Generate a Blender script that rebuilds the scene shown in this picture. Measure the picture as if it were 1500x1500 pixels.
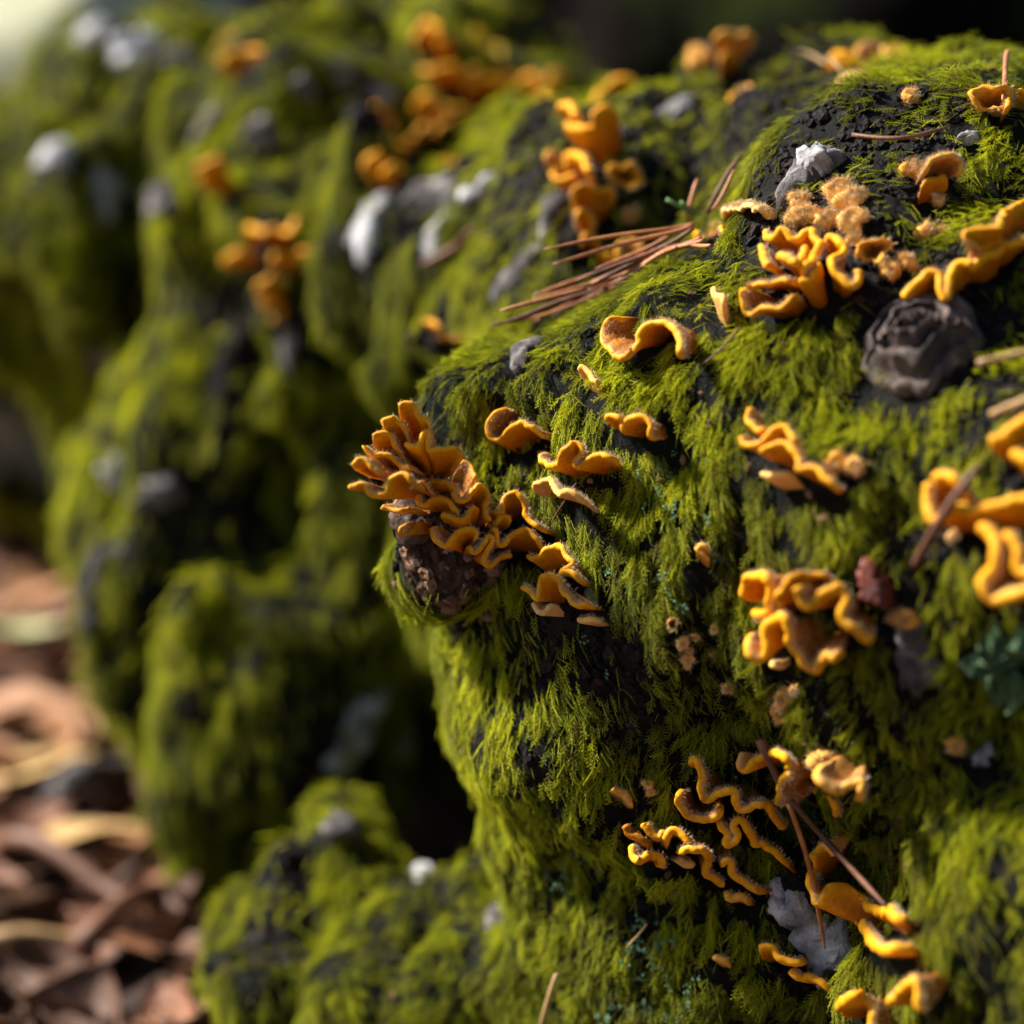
import bpy, bmesh, math, random
import numpy as np
from mathutils import Vector, Matrix
from mathutils.bvhtree import BVHTree
from mathutils.kdtree import KDTree
FOOT = []                                         # where fungi grow out of the log

random.seed(7); RNG = np.random.default_rng(11)
for o in list(bpy.data.objects): bpy.data.objects.remove(o)
SC = bpy.context.scene
COL = SC.collection

# ------------------------------------------------------------------ camera, sky, sun, exposure
CAMZ, PITCH, FOCUS, WIDTH = 0.31, math.radians(15), 0.452, 0.22
K = WIDTH / 0.45 / 1500.0                         # tangent per photo pixel
cam = bpy.data.cameras.new('camera'); camo = bpy.data.objects.new('camera', cam); COL.objects.link(camo)
cam.sensor_width = 36; cam.sensor_fit = 'HORIZONTAL'; cam.lens = 36 / (K * 1500)
camo.location = (0, 0, CAMZ); camo.rotation_euler = (math.pi / 2 - PITCH, 0, 0)
cam.clip_start = 0.01; cam.clip_end = 300
cam.dof.use_dof = True; cam.dof.focus_distance = FOCUS; cam.dof.aperture_fstop = cam.lens / 14.0
cam.dof.aperture_blades = 9
SC.camera = camo

TO_SUN = Vector((-0.82, 0.27, 0.74)).normalized()
world = bpy.data.worlds.new('World'); SC.world = world; world.use_nodes = True
wn = world.node_tree
sky = wn.nodes.new('ShaderNodeTexSky'); sky.sky_type = 'NISHITA'; sky.sun_disc = False
sky.sun_elevation = math.asin(TO_SUN.z); sky.sun_rotation = math.atan2(TO_SUN.x, TO_SUN.y)
bg = wn.nodes['Background']; wn.links.new(sky.outputs[0], bg.inputs[0]); bg.inputs[1].default_value = 0.05
sun = bpy.data.lights.new('sun', 'SUN'); suno = bpy.data.objects.new('sun', sun); COL.objects.link(suno)
sun.energy = 5.0; sun.angle = math.radians(6); sun.color = (1, 0.96, 0.88)
suno.rotation_euler = TO_SUN.to_track_quat('Z', 'Y').to_euler()
SC.view_settings.view_transform = 'Standard'; SC.view_settings.look = 'None'
SC.view_settings.exposure = 1.28; SC.view_settings.gamma = 1.0
SC.cycles.use_denoising = True
SC.cycles.max_bounces = 6; SC.cycles.transparent_max_bounces = 4

CAM = Vector((0, 0, CAMZ))
FWD = Vector((0, math.cos(PITCH), -math.sin(PITCH))); UPV = Vector((0, math.sin(PITCH), math.cos(PITCH))); RGT = Vector((1, 0, 0))
def pix_dir(px, py): return FWD + RGT * ((px - 750) * K) + UPV * ((750 - py) * K)
def W(px, py, zc): return CAM + pix_dir(px, py) * zc
def to_pix(p):
    q = Vector(p) - CAM; z = q.dot(FWD)
    return 750 + q.dot(RGT) / z / K, 750 - q.dot(UPV) / z / K, z

# ------------------------------------------------------------------ noise
_T = np.random.default_rng(3).random((64, 64, 64)).astype(np.float32)
def vnoise(P, scale, seed=0):
    q = P * scale + np.array([seed * 7.13, seed * 3.71, seed * 5.37]) + 1000
    i = np.floor(q).astype(np.int64); f = (q - i).astype(np.float32); f = f * f * (3 - 2 * f)
    i &= 63; j = (i + 1) & 63
    x0, y0, z0 = i.T; x1, y1, z1 = j.T; fx, fy, fz = f.T
    a = _T[x0, y0, z0] * (1 - fx) + _T[x1, y0, z0] * fx; b = _T[x0, y1, z0] * (1 - fx) + _T[x1, y1, z0] * fx
    c = _T[x0, y0, z1] * (1 - fx) + _T[x1, y0, z1] * fx; d = _T[x0, y1, z1] * (1 - fx) + _T[x1, y1, z1] * fx
    return ((a * (1 - fy) + b * fy) * (1 - fz) + (c * (1 - fy) + d * fy) * fz) * 2 - 1
def fbm(P, scale, oct=3, seed=0):
    s = 0; a = 1.0
    for k in range(oct): s = s + a * vnoise(P, scale * 2 ** k, seed + k * 9); a *= .5
    return s

# ------------------------------------------------------------------ the log as a distance field
def sd_caps(P, a, b, r0, r1):
    a = np.array(a); b = np.array(b); ab = b - a
    t = np.clip(((P - a) @ ab) / (ab @ ab), 0, 1)
    return np.linalg.norm(P - a - t[:, None] * ab, axis=1) - (r0 + (r1 - r0) * t)
def sd_ell(P, c, r, rot=0.0):
    q = P - np.array(c)
    if rot:
        cs, sn = math.cos(rot), math.sin(rot)
        q = np.stack([q[:, 0] * cs + q[:, 1] * sn, -q[:, 0] * sn + q[:, 1] * cs, q[:, 2]], 1)
    r = np.array(r); k0 = np.linalg.norm(q / r, axis=1); k1 = np.linalg.norm(q / (r * r), axis=1) + 1e-9
    return k0 * (k0 - 1) / k1
def smin(a, b, k):
    h = np.clip(.5 + .5 * (b - a) / k, 0, 1)
    return b + (a - b) * h - k * h * (1 - h)
def smax(a, b, k): return -smin(-a, -b, k)

AX = np.array([-.607, .795, 0.0])                  # the way the log runs
def log_sdf(P):
    near_a = np.array([.196, .478, .130]) - AX * .42; near_b = np.array([.196, .478, .130]) + AX * .105
    far_a = near_b - AX * .05; far_b = np.array([.02, .80, .130]) + AX * .48
    d = sd_caps(P, near_a, near_b, .128, .122)
    d = smin(d, sd_caps(P, far_a + np.array([.012, .012, -.01]), far_b, .108, .112), .02)
    for c, r, rot, k in LUMPS: d = smin(d, sd_ell(P, c, r, rot), k)
    for c, r, rot, k in CUTS: d = smax(d, -sd_ell(P, c, r, rot), k)
    far = np.clip((P[:, 1] - P[:, 0] * .76 - .50) / .08, 0, 1)
    Q = P * np.array([1, 1, .38])
    d = d + .0075 * fbm(P, 28, 2, 1) + .003 * vnoise(P, 85, 4) + far * (.017 * vnoise(Q, 36, 6) + .008 * vnoise(Q, 85, 7))
    return d
LUMPS = [  # centre, radii, turn, blend
    (W(985, 790, .508), (.053, .058, .053), 0, .022),        # front burl
    (W(875, 930, .495), (.024, .030, .034), 0, .02),         # burl, lower left cheek
    (W(668, 810, .475), (.013, .016, .016), 0, .012),        # rotten knob below the fungus cluster
    (W(728, 640, .487), (.019, .020, .022), 0, .015),        # burl, upper left cheek
    (W(1620, 1480, .43), (.045, .04, .055), 0, .03),         # nearest bulges of the flank
    (W(1580, 820, .44), (.050, .05, .060), 0, .03),
    (W(612, 748, .468), (.010, .012, .013), 0, .010),        # stub on the knob
    (W(1300, 700, .47), (.060, .055, .060), 0, .03),         # near flank
    (W(1050, 1330, .525), (.050, .05, .085), 0, .04),           # foot of the front part
    (W(1170, 322, .60), (.070, .07, .042), 0, .05),          # shoulder at the top
    (W(930, 400, .600), (.055, .050, .034), 0, .03),         # saddle behind the hump
    (W(740, 400, .66), (.050, .05, .040), 0, .03),
    (W(1390, 320, .50), (.05, .05, .034), 0, .04),
    (W(365, 860, .74), (.056, .060, .080), 0, .03),          # far flank
    (W(400, 1080, .70), (.035, .045, .045), 0, .03),
    (W(260, 310, .86), (.088, .09, .076), 0, .04),           # far shoulder
    (W(520, 400, .76), (.072, .075, .085), 0, .04),
    (W(640, 300, .80), (.065, .07, .062), 0, .03),
    (W(470, 1480, .60), (.030, .04, .045), 0, .012),         # mossy root humps on the ground
    (W(560, 1480, .62), (.034, .045, .042), 0, .012),
    (W(700, 1520, .575), (.052, .05, .050), 0, .012),
]
CUTS = [
    (W(880, 70, .84), (.036, .07, .038), 0, .015),
    (W(-50, 770, .86), (.053, .32, .060), 0, .02),             # undercut at the far end
    (W(600, 1150, .585), (.030, .05, .028), 0, .015),        # hollow behind the burl           # notch in the crest
]
def surface_nets(f, lo, hi, h):
    n = np.ceil((np.array(hi) - lo) / h).astype(int) + 1
    g = [lo[k] + h * np.arange(n[k]) for k in range(3)]
    cs = 5; nc = (n + cs - 1) // cs                              # a coarse pass first, then only the band near the surface
    gc = [lo[k] + h * (cs * np.arange(nc[k]) + (cs - 1) / 2) for k in range(3)]
    cc = np.stack(np.meshgrid(*gc, indexing='ij'), -1).reshape(-1, 3)
    dc = f(cc).reshape(tuple(nc)).astype(np.float32)
    V = np.repeat(np.repeat(np.repeat(dc, cs, 0), cs, 1), cs, 2)[:n[0], :n[1], :n[2]].copy()
    band = np.argwhere(np.abs(V) < h * cs * 1.25)
    V[tuple(band.T)] = f(band * h + np.array(lo))
    acc = np.zeros(tuple(n - 1) + (3,), np.float32); cnt = np.zeros(tuple(n - 1), np.int32)
    cor = [(i, j, k) for i in (0, 1) for j in (0, 1) for k in (0, 1)]
    S = lambda c: V[c[0]:n[0] - 1 + c[0], c[1]:n[1] - 1 + c[1], c[2]:n[2] - 1 + c[2]]
    for a in cor:
        for ax in range(3):
            if a[ax]: continue
            b = list(a); b[ax] = 1
            va, vb = S(a), S(b); m = (va < 0) != (vb < 0)
            t = np.where(m, va / np.where(m, va - vb, 1), 0)
            for k in range(3): acc[..., k] += np.where(m, a[k] + (t if k == ax else 0), 0)
            cnt += m
    idx = np.full(cnt.shape, -1, np.int64); act = cnt > 0; idx[act] = np.arange(act.sum())
    ii = np.argwhere(act)
    verts = (ii + acc[act] / cnt[act][:, None]) * h + np.array(lo)
    faces = []
    for ax in range(3):
        b1, b2 = (ax + 1) % 3, (ax + 2) % 3
        s0 = [slice(1, n[k] - 1) for k in range(3)]; s0[ax] = slice(0, n[ax] - 1)
        s1 = list(s0); s1[ax] = slice(1, n[ax])
        va, vb = V[tuple(s0)], V[tuple(s1)]
        e = np.argwhere((va < 0) != (vb < 0)); flip = va[tuple(e.T)] > 0
        off = np.ones(3, int); off[ax] = 0; e = e + off
        def at(d1, d2):
            q = e.copy(); q[:, b1] -= d1; q[:, b2] -= d2
            return idx[tuple(q.T)]
        quad = np.stack([at(0, 0), at(1, 0), at(1, 1), at(0, 1)], 1)
        quad[flip] = quad[flip][:, ::-1]
        faces.append(quad)
    return verts, np.concatenate(faces)

def new_mesh(name, verts, faces, mat=None, parent=None, smooth=True):
    me = bpy.data.meshes.new(name); verts = np.asarray(verts, float)
    me.from_pydata(verts.tolist(), [], faces.tolist() if hasattr(faces, 'tolist') else faces)
    if mat: me.materials.append(mat)
    if smooth: me.polygons.foreach_set('use_smooth', [True] * len(me.polygons))
    me.update()
    o = bpy.data.objects.new(name, me); COL.objects.link(o)
    if parent: o.parent = parent
    return o

# ------------------------------------------------------------------ materials
def mat(name):
    m = bpy.data.materials.new(name); m.use_nodes = True
    nt = m.node_tree; return m, nt, nt.nodes['Principled BSDF'], nt.nodes['Material Output']
def N(nt, t, **kw):
    n = nt.nodes.new(t)
    for k, v in kw.items():
        if k in n.inputs: n.inputs[k].default_value = v
        else: setattr(n, k, v)
    return n
def ramp(nt, fac, stops):
    r = nt.nodes.new('ShaderNodeValToRGB'); e = r.color_ramp.elements
    while len(e) < len(stops): e.new(.5)
    for k, (p, c) in enumerate(stops): e[k].position = p; e[k].color = (*c, 1)
    nt.links.new(fac, r.inputs[0]); return r.outputs[0]
def noise(nt, scale, detail=4, rough=.6, coord='Object', dist=0):
    tc = nt.nodes.new('ShaderNodeTexCoord'); n = nt.nodes.new('ShaderNodeTexNoise')
    n.inputs['Scale'].default_value = scale; n.inputs['Detail'].default_value = detail
    n.inputs['Roughness'].default_value = rough; n.inputs['Distortion'].default_value = dist
    nt.links.new(tc.outputs[coord], n.inputs['Vector']); return n.outputs['Fac']
def mix(nt, fac, a, b):
    m = nt.nodes.new('ShaderNodeMix'); m.data_type = 'RGBA'
    for s_, v in ((0, fac), (6, a), (7, b)):
        if hasattr(v, 'links'): nt.links.new(v, m.inputs[s_])
        else: m.inputs[s_].default_value = v if s_ == 0 else (*v, 1)
    return m.outputs[2]
def bump(nt, bs, h, strength, dist):
    b = nt.nodes.new('ShaderNodeBump'); b.inputs['Strength'].default_value = strength; b.inputs['Distance'].default_value = dist
    nt.links.new(h, b.inputs['Height']); nt.links.new(b.outputs[0], bs.inputs['Normal'])
def rough_mat(name, stops, scale, bscale=None, bdist=.001, rough=.8, spec=.3, detail=6, bstr=.8, dist=0):
    m, nt, bs, _ = mat(name)
    nt.links.new(ramp(nt, noise(nt, scale, detail, dist=dist), stops), bs.inputs['Base Color'])
    bs.inputs['Roughness'].default_value = rough; bs.inputs['Specular IOR Level'].default_value = spec
    if bscale: bump(nt, bs, noise(nt, bscale, 6, .65), bstr, bdist)
    return m
def log_material():
    m, nt, bs, _ = mat('bark')
    c = ramp(nt, noise(nt, 90, 8, .65), [(.3, (.004, .003, .003)), (.5, (.010, .008, .007)), (.62, (.024, .018, .016)), (.78, (.12, .105, .10))])
    br = ramp(nt, noise(nt, 400, 4), [(.35, (.035, .020, .013)), (.65, (.13, .075, .05))])
    a1 = nt.nodes.new('ShaderNodeAttribute'); a1.attribute_name = 'moss'
    a2 = nt.nodes.new('ShaderNodeAttribute'); a2.attribute_name = 'brown'
    c = mix(nt, a2.outputs['Fac'], c, br)
    c = mix(nt, a1.outputs['Fac'], c, (.005, .006, .002))
    nt.links.new(c, bs.inputs['Base Color'])
    bs.inputs['Roughness'].default_value = .7; bs.inputs['Specular IOR Level'].default_value = .15
    bump(nt, bs, noise(nt, 260, 8, .7, dist=.6), 1.0, .003)
    return m
M_BARK = log_material()
def moss_material(name, dark, mid, light, brown):
    m, nt, bs, out = mat(name)
    a = N(nt, 'ShaderNodeAttribute', attribute_type='INSTANCER', attribute_name='tone')
    t = N(nt, 'ShaderNodeAttribute', attribute_type='GEOMETRY', attribute_name='t')
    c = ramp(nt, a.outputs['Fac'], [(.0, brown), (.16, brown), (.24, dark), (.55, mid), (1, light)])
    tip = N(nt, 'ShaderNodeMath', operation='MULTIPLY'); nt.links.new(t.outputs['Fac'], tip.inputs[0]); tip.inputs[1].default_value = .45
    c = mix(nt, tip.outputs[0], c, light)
    nt.links.new(c, bs.inputs['Base Color']); bs.inputs['Roughness'].default_value = .5; bs.inputs['Specular IOR Level'].default_value = .3
    tr = nt.nodes.new('ShaderNodeBsdfTranslucent'); nt.links.new(c, tr.inputs['Color'])
    ms = nt.nodes.new('ShaderNodeMixShader'); ms.inputs[0].default_value = .35
    nt.links.new(bs.outputs[0], ms.inputs[1]); nt.links.new(tr.outputs[0], ms.inputs[2]); nt.links.new(ms.outputs[0], out.inputs[0])
    return m
M_MOSS = moss_material('moss_green', (.016, .021, .001), (.155, .188, .002), (.60, .60, .010), (.085, .042, .010))
def fungus_material():
    m, nt, bs, _ = mat('fungus_flesh')
    a = N(nt, 'ShaderNodeAttribute', attribute_name='Col')
    f = ramp(nt, noise(nt, 900, 4), [(.3, (.72, .58, .45)), (.7, (1, 1, 1))])
    mm = nt.nodes.new('ShaderNodeMix'); mm.data_type = 'RGBA'; mm.blend_type = 'MULTIPLY'; mm.inputs[0].default_value = .8
    nt.links.new(a.outputs['Color'], mm.inputs[6]); nt.links.new(f, mm.inputs[7])
    dirt = ramp(nt, noise(nt, 190, 6, .7), [(.55, (0, 0, 0)), (.75, (.7, .7, .7))])
    nt.links.new(mix(nt, dirt, mm.outputs[2], (.20, .065, .012)), bs.inputs['Base Color'])
    bs.inputs['Roughness'].default_value = .55; bs.inputs['Specular IOR Level'].default_value = .12
    bs.inputs['Subsurface Weight'].default_value = .2; bs.inputs['Subsurface Radius'].default_value = (1, .45, .12); bs.inputs['Subsurface Scale'].default_value = .0012
    bump(nt, bs, noise(nt, 1400, 5, .6), .35, .0004)
    return m
M_FUN = fungus_material()
M_HAIR = rough_mat('fungus_hair', [(.3, (.52, .33, .14)), (.7, (.86, .72, .50))], 500, rough=.6)
M_NEEDLE = rough_mat('needle_brown', [(.3, (.22, .065, .018)), (.7, (.55, .22, .07))], 120, 900, .0003, rough=.42, spec=.5)
M_NEEDLE_D = rough_mat('needle_dark', [(.3, (.07, .028, .016)), (.7, (.20, .085, .045))], 120, 900, .0003, rough=.5)
M_NEEDLE_G = rough_mat('needle_green', [(.3, (.06, .13, .02)), (.7, (.16, .28, .07))], 120, 900, .0003, rough=.4)
M_NEEDLE_T = rough_mat('needle_tan', [(.3, (.28, .16, .06)), (.7, (.50, .32, .14))], 120, 900, .0003, rough=.5)
M_PLATE = rough_mat('bark_pale', [(.28, (.05, .04, .038)), (.42, (.30, .28, .28)), (.60, (.68, .66, .67))], 130, 420, .0030, rough=.9, spec=.15, detail=8)
M_PLATE_D = rough_mat('bark_grey', [(.3, (.025, .02, .018)), (.5, (.10, .085, .08)), (.68, (.42, .39, .39))], 110, 420, .0030, rough=.85, spec=.2, detail=8)
M_KNOT = rough_mat('knot_wood', [(.3, (.020, .013, .011)), (.5, (.07, .048, .040)), (.7, (.24, .17, .14))], 160, 700, .0010, rough=.6, detail=8)
M_WOODB = rough_mat('rotten_wood', [(.3, (.03, .017, .011)), (.55, (.10, .056, .038)), (.8, (.26, .17, .13))], 450, 900, .0008, rough=.7, detail=6)
M_STONE = rough_mat('stone', [(.3, (.22, .21, .19)), (.7, (.55, .53, .50))], 14, 60, .006, rough=.85)
M_STONE_SHADE = rough_mat('stone_shade', [(.3, (.02, .017, .014)), (.7, (.06, .05, .04))], 14, 60, .006, rough=.85)  # dark tone stands in for the shading beneath the slab
M_LICHEN = rough_mat('lichen_teal', [(.3, (.03, .065, .022)), (.7, (.10, .17, .075))], 300, 900, .0006, rough=.8)
M_SPECK = rough_mat('lichen_pale', [(.3, (.05, .14, .06)), (.7, (.14, .24, .13))], 300, rough=.8)
M_RED = rough_mat('leaf_scrap', [(.3, (.04, .007, .007)), (.7, (.24, .055, .028))], 150, 700, .0004, rough=.5)
LEAFCOL = [((.28, .12, .05), (.44, .22, .10)), ((.16, .06, .028), (.27, .11, .05)), ((.48, .28, .10), (.70, .46, .20)),
           ((.22, .095, .055), (.34, .17, .10)), ((.07, .030, .018), (.13, .06, .03)), ((.58, .55, .28), (.75, .72, .42))]
M_LEAF = [rough_mat('leaf_%d' % k, [(.3, a), (.7, b)], 40, 200, .001, rough=.6) for k, (a, b) in enumerate(LEAFCOL)]

def tag(o, label=None, cat=None, group=None, kind=None):
    for k, v in (('label', label), ('category', cat), ('group', group), ('kind', kind)):
        if v: o[k] = v
    return o
def empty(name, loc):
    o = bpy.data.objects.new(name, None); COL.objects.link(o); o.location = loc; o.empty_display_size = .005
    return o
def add_attr(me, name, data, typ='FLOAT', dom='POINT'):
    a = me.attributes.new(name, typ, dom)
    a.data.foreach_set({'FLOAT': 'value', 'FLOAT_COLOR': 'color', 'FLOAT_VECTOR': 'vector', 'INT': 'value'}[typ], np.asarray(data).ravel())

# ------------------------------------------------------------------ ground
def ground_height(x, y):
    P = np.stack([x, y, np.zeros_like(x)], 1)
    z = .010 * fbm(P, 9, 3, 21) + .03 * np.clip(np.hypot(x, y - .6) - 1.2, 0, 60) * .4
    z = z + .05 * fbm(P, 1.7, 2, 5) * np.clip(np.hypot(x, y - .6) - .9, 0, 1)
    return z
def make_ground():
    u = np.sinh(np.linspace(-5.3, 5.3, 181)); u = u / u.max() * 60
    X, Y = np.meshgrid(u, u + .6, indexing='ij'); z = ground_height(X.ravel(), Y.ravel())
    v = np.stack([X.ravel(), Y.ravel(), z], 1); n = len(u); i = np.arange(n * n).reshape(n, n)
    f = np.stack([i[:-1, :-1], i[1:, :-1], i[1:, 1:], i[:-1, 1:]], -1).reshape(-1, 4)
    m = rough_mat('forest_floor', [(.3, (.020, .012, .009)), (.5, (.07, .035, .022)), (.7, (.20, .10, .06))], 45, 120, .006, rough=.85, detail=8)
    o = new_mesh('ground', v, f, m); o['kind'] = 'structure'; return o
make_ground()

# ------------------------------------------------------------------ the log mesh
LV, LF = surface_nets(log_sdf, np.array([-.42, .18, -.03]), np.array([.50, 1.17, .33]), .003)
def hit(px, py):
    d = pix_dir(px, py).normalized(); h = BVH.ray_cast(CAM, d)
    if h[0] is None:                                # just past the outline: the nearest spot on the log
        q = min((BVH.find_nearest(CAM + d * t) for t in np.arange(.34, 1.1, .02)), key=lambda r: r[3])
        return (q[0], q[1], d) if q[3] < .012 else (None, None, d)
    n = h[1] if h[1].dot(d) < 0 else -h[1]
    return h[0], n, d
def near(p):
    r = BVH.find_nearest(Vector(p)); return r[0], r[1]
LVN = np.zeros_like(LV)
fn_ = np.cross(LV[LF[:, 2]] - LV[LF[:, 0]], LV[LF[:, 3]] - LV[LF[:, 1]])
for k in range(4): np.add.at(LVN, LF[:, k], fn_)
LVN /= np.linalg.norm(LVN, axis=1)[:, None] + 1e-12
_c = LV[::997] + LVN[::997] * .002
if np.mean(log_sdf(_c)) < 0: LVN = -LVN; LF = LF[:, ::-1].copy()
BVH = BVHTree.FromPolygons([Vector(v) for v in LV], LF.tolist())
log = empty('fallen_log', (.05, .6, 0))
tag(log, 'lumpy fallen log with black rotting bark, carpeted in moss and dotted with orange fungi', 'log')
bark = new_mesh('bark', LV, LF, M_BARK); bark.parent = log; bark.matrix_parent_inverse = Matrix.Translation(-log.location)
def child(o, parent):
    o.parent = parent; o.matrix_parent_inverse = Matrix.Translation(-parent.location); return o

# bare places (photo pixel, radius in photo pixels, strength)
BARE = [(640, 845, 80, 1), (700, 905, 55, .9), (585, 765, 40, 1), (850, 925, 60, .8), (960, 985, 45, .75), (770, 515, 26, .9), (865, 485, 24, .7),
        (1215, 330, 85, .95), (1150, 330, 60, .7), (1300, 390, 60, .9), (1400, 300, 60, .5), (1350, 505, 85, .95), (1430, 420, 80, .9), (1480, 470, 60, .7), (1190, 420, 60, .8),
        (1190, 1370, 75, .85), (1320, 930, 55, .7), (1370, 800, 45, .6), (1450, 900, 80, .6), (1190, 700, 25, .6), (1190, 920, 45, .7),
        (540, 330, 50, .9), (655, 305, 85, .9), (760, 390, 60, .6), (430, 470, 60, .8), (480, 500, 40, .8), (385, 210, 40, .8), (880, 310, 60, .6), (930, 340, 60, .7),
        (1000, 170, 90, .75), (1190, 250, 70, .85), (1100, 180, 80, .55), (1300, 150, 80, .5), (870, 170, 60, .6), (690, 190, 60, .4),
        (160, 280, 45, .7), (80, 240, 40, .7), (200, 110, 110, .6), (450, 640, 50, .5), (640, 480, 40, .8), (150, 560, 50, .6), (200, 720, 60, .6), (230, 950, 40, .5),
        (900, 955, 75, .9), (790, 930, 50, .9), (750, 1090, 150, .42), (910, 1120, 130, .40), (900, 1400, 150, .35), (1350, 1000, 200, .40), (1300, 620, 110, .45), (1450, 620, 110, .65), (1450, 1250, 120, .3),
        (1090, 190, 130, .85), (930, 300, 90, .7), (1250, 220, 120, .85), (1150, 110, 100, .8), (1250, 100, 80, .7), (1360, 200, 70, .7), (1330, 290, 60, .7), (850, 390, 70, .6), (960, 250, 80, .6), (700, 400, 70, .5), (780, 330, 60, .5), (1400, 110, 80, .5), (500, 720, 90, .6), (540, 880, 70, .7), (470, 1000, 80, .7), (380, 620, 50, .5), (330, 470, 40, .5), (230, 420, 50, .6),
        (60, 420, 60, .4), (300, 1000, 50, .5), (360, 1120, 60, .5), (400, 1330, 50, .5), (600, 1400, 50, .5),
        (520, 1080, 55, .9), (600, 1130, 60, .8), (640, 1270, 60, .8), (740, 1330, 30, .6), (520, 870, 40, .5), (1250, 1050, 60, .4), (1440, 1110, 40, .5)]
BP, BR, BS = [], [], []
for px, py, r, st in BARE:
    p, n, d = hit(px, py)
    if p is None: continue
    BP.append(p); BR.append(r * K * to_pix(p)[2] * 1.25); BS.append(st)
BP = np.array(BP); BR = np.array(BR); BS = np.array(BS)
def bareness(P):
    out = np.zeros(len(P)); wob = .45 * fbm(P, 120, 2, 31)
    for p, r, st in zip(BP, BR, BS):
        dd = np.linalg.norm(P - p, axis=1) / r + wob
        out = np.maximum(out, st * np.clip((1.15 - dd) / .45, 0, 1))
    fz = np.clip((P[:, 1] - P[:, 0] * .76 - .50) / .08, 0, 1)
    top = np.clip((fbm(P * np.array([1, 1, .5]), 45, 3, 77) - .50 + .42 * fz) * 3.0, 0, 1) * .85
    return np.maximum(out, top)
BROWN = [(660, 850, 80), (610, 765, 45), (620, 720, 45), (730, 890, 40)]
def brownness(P):
    out = np.zeros(len(P))
    for px, py, r in BROWN:
        p = hit(px, py)[0]
        if p: out = np.maximum(out, np.clip(1.4 - np.linalg.norm(P - np.array(p), axis=1) / (r * K * .46), 0, 1))
    return out
vb = bareness(LV); add_attr(bark.data, 'moss', 1 - vb); add_attr(bark.data, 'brown', brownness(LV))

# ------------------------------------------------------------------ instancing stuff on points
def instancer(name, pts, rot, scl, tone, idx, variants, label, cat, kind='stuff'):
    me = bpy.data.meshes.new(name); me.from_pydata(pts.tolist(), [], [])
    add_attr(me, 'rot', rot, 'FLOAT_VECTOR'); add_attr(me, 'scl', scl); add_attr(me, 'tone', tone); add_attr(me, 'idx', idx.astype(np.int32), 'INT')
    o = bpy.data.objects.new(name, me); COL.objects.link(o)
    vc = bpy.data.collections.new(name + '_variants')
    for v in variants: vc.objects.link(v)
    ng = bpy.data.node_groups.new(name + '_scatter', 'GeometryNodeTree')
    ng.interface.new_socket('Geometry', in_out='INPUT', socket_type='NodeSocketGeometry'); ng.interface.new_socket('Geometry', in_out='OUTPUT', socket_type='NodeSocketGeometry')
    gi = ng.nodes.new('NodeGroupInput'); go = ng.nodes.new('NodeGroupOutput')
    m2p = ng.nodes.new('GeometryNodeMeshToPoints'); iop = ng.nodes.new('GeometryNodeInstanceOnPoints'); ci = ng.nodes.new('GeometryNodeCollectionInfo')
    ci.inputs['Collection'].default_value = vc; ci.inputs['Separate Children'].default_value = True; ci.inputs['Reset Children'].default_value = True
    iop.inputs['Pick Instance'].default_value = True
    def na(n, t):
        a = ng.nodes.new('GeometryNodeInputNamedAttribute'); a.data_type = t; a.inputs['Name'].default_value = n; return a.outputs['Attribute']
    e2r = ng.nodes.new('FunctionNodeEulerToRotation')
    L = ng.links.new
    L(gi.outputs[0], m2p.inputs['Mesh']); L(m2p.outputs[0], iop.inputs['Points']); L(ci.outputs[0], iop.inputs['Instance'])
    L(na('idx', 'INT'), iop.inputs['Instance Index']); L(na('rot', 'FLOAT_VECTOR'), e2r.inputs[0]); L(e2r.outputs[0], iop.inputs['Rotation'])
    L(na('scl', 'FLOAT'), iop.inputs['Scale']); L(iop.outputs[0], go.inputs[0])
    mod = o.modifiers.new('scatter', 'NODES'); mod.node_group = ng
    return tag(o, label, cat, None, kind)
def loose(name, verts, faces, m, t=None):          # a mesh object kept out of the scene, used only as an instance shape
    me = bpy.data.meshes.new(name); me.from_pydata([tuple(v) for v in verts], [], faces); me.materials.append(m)
    if t is not None: add_attr(me, 't', t)
    me.update(); return bpy.data.objects.new(name, me)
def euler(R):                                       # R: (n,3,3) columns = axes
    ry = -np.arcsin(np.clip(R[:, 2, 0], -1, 1)); rx = np.arctan2(R[:, 2, 1], R[:, 2, 2]); rz = np.arctan2(R[:, 1, 0], R[:, 0, 0])
    return np.stack([rx, ry, rz], 1)

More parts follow.
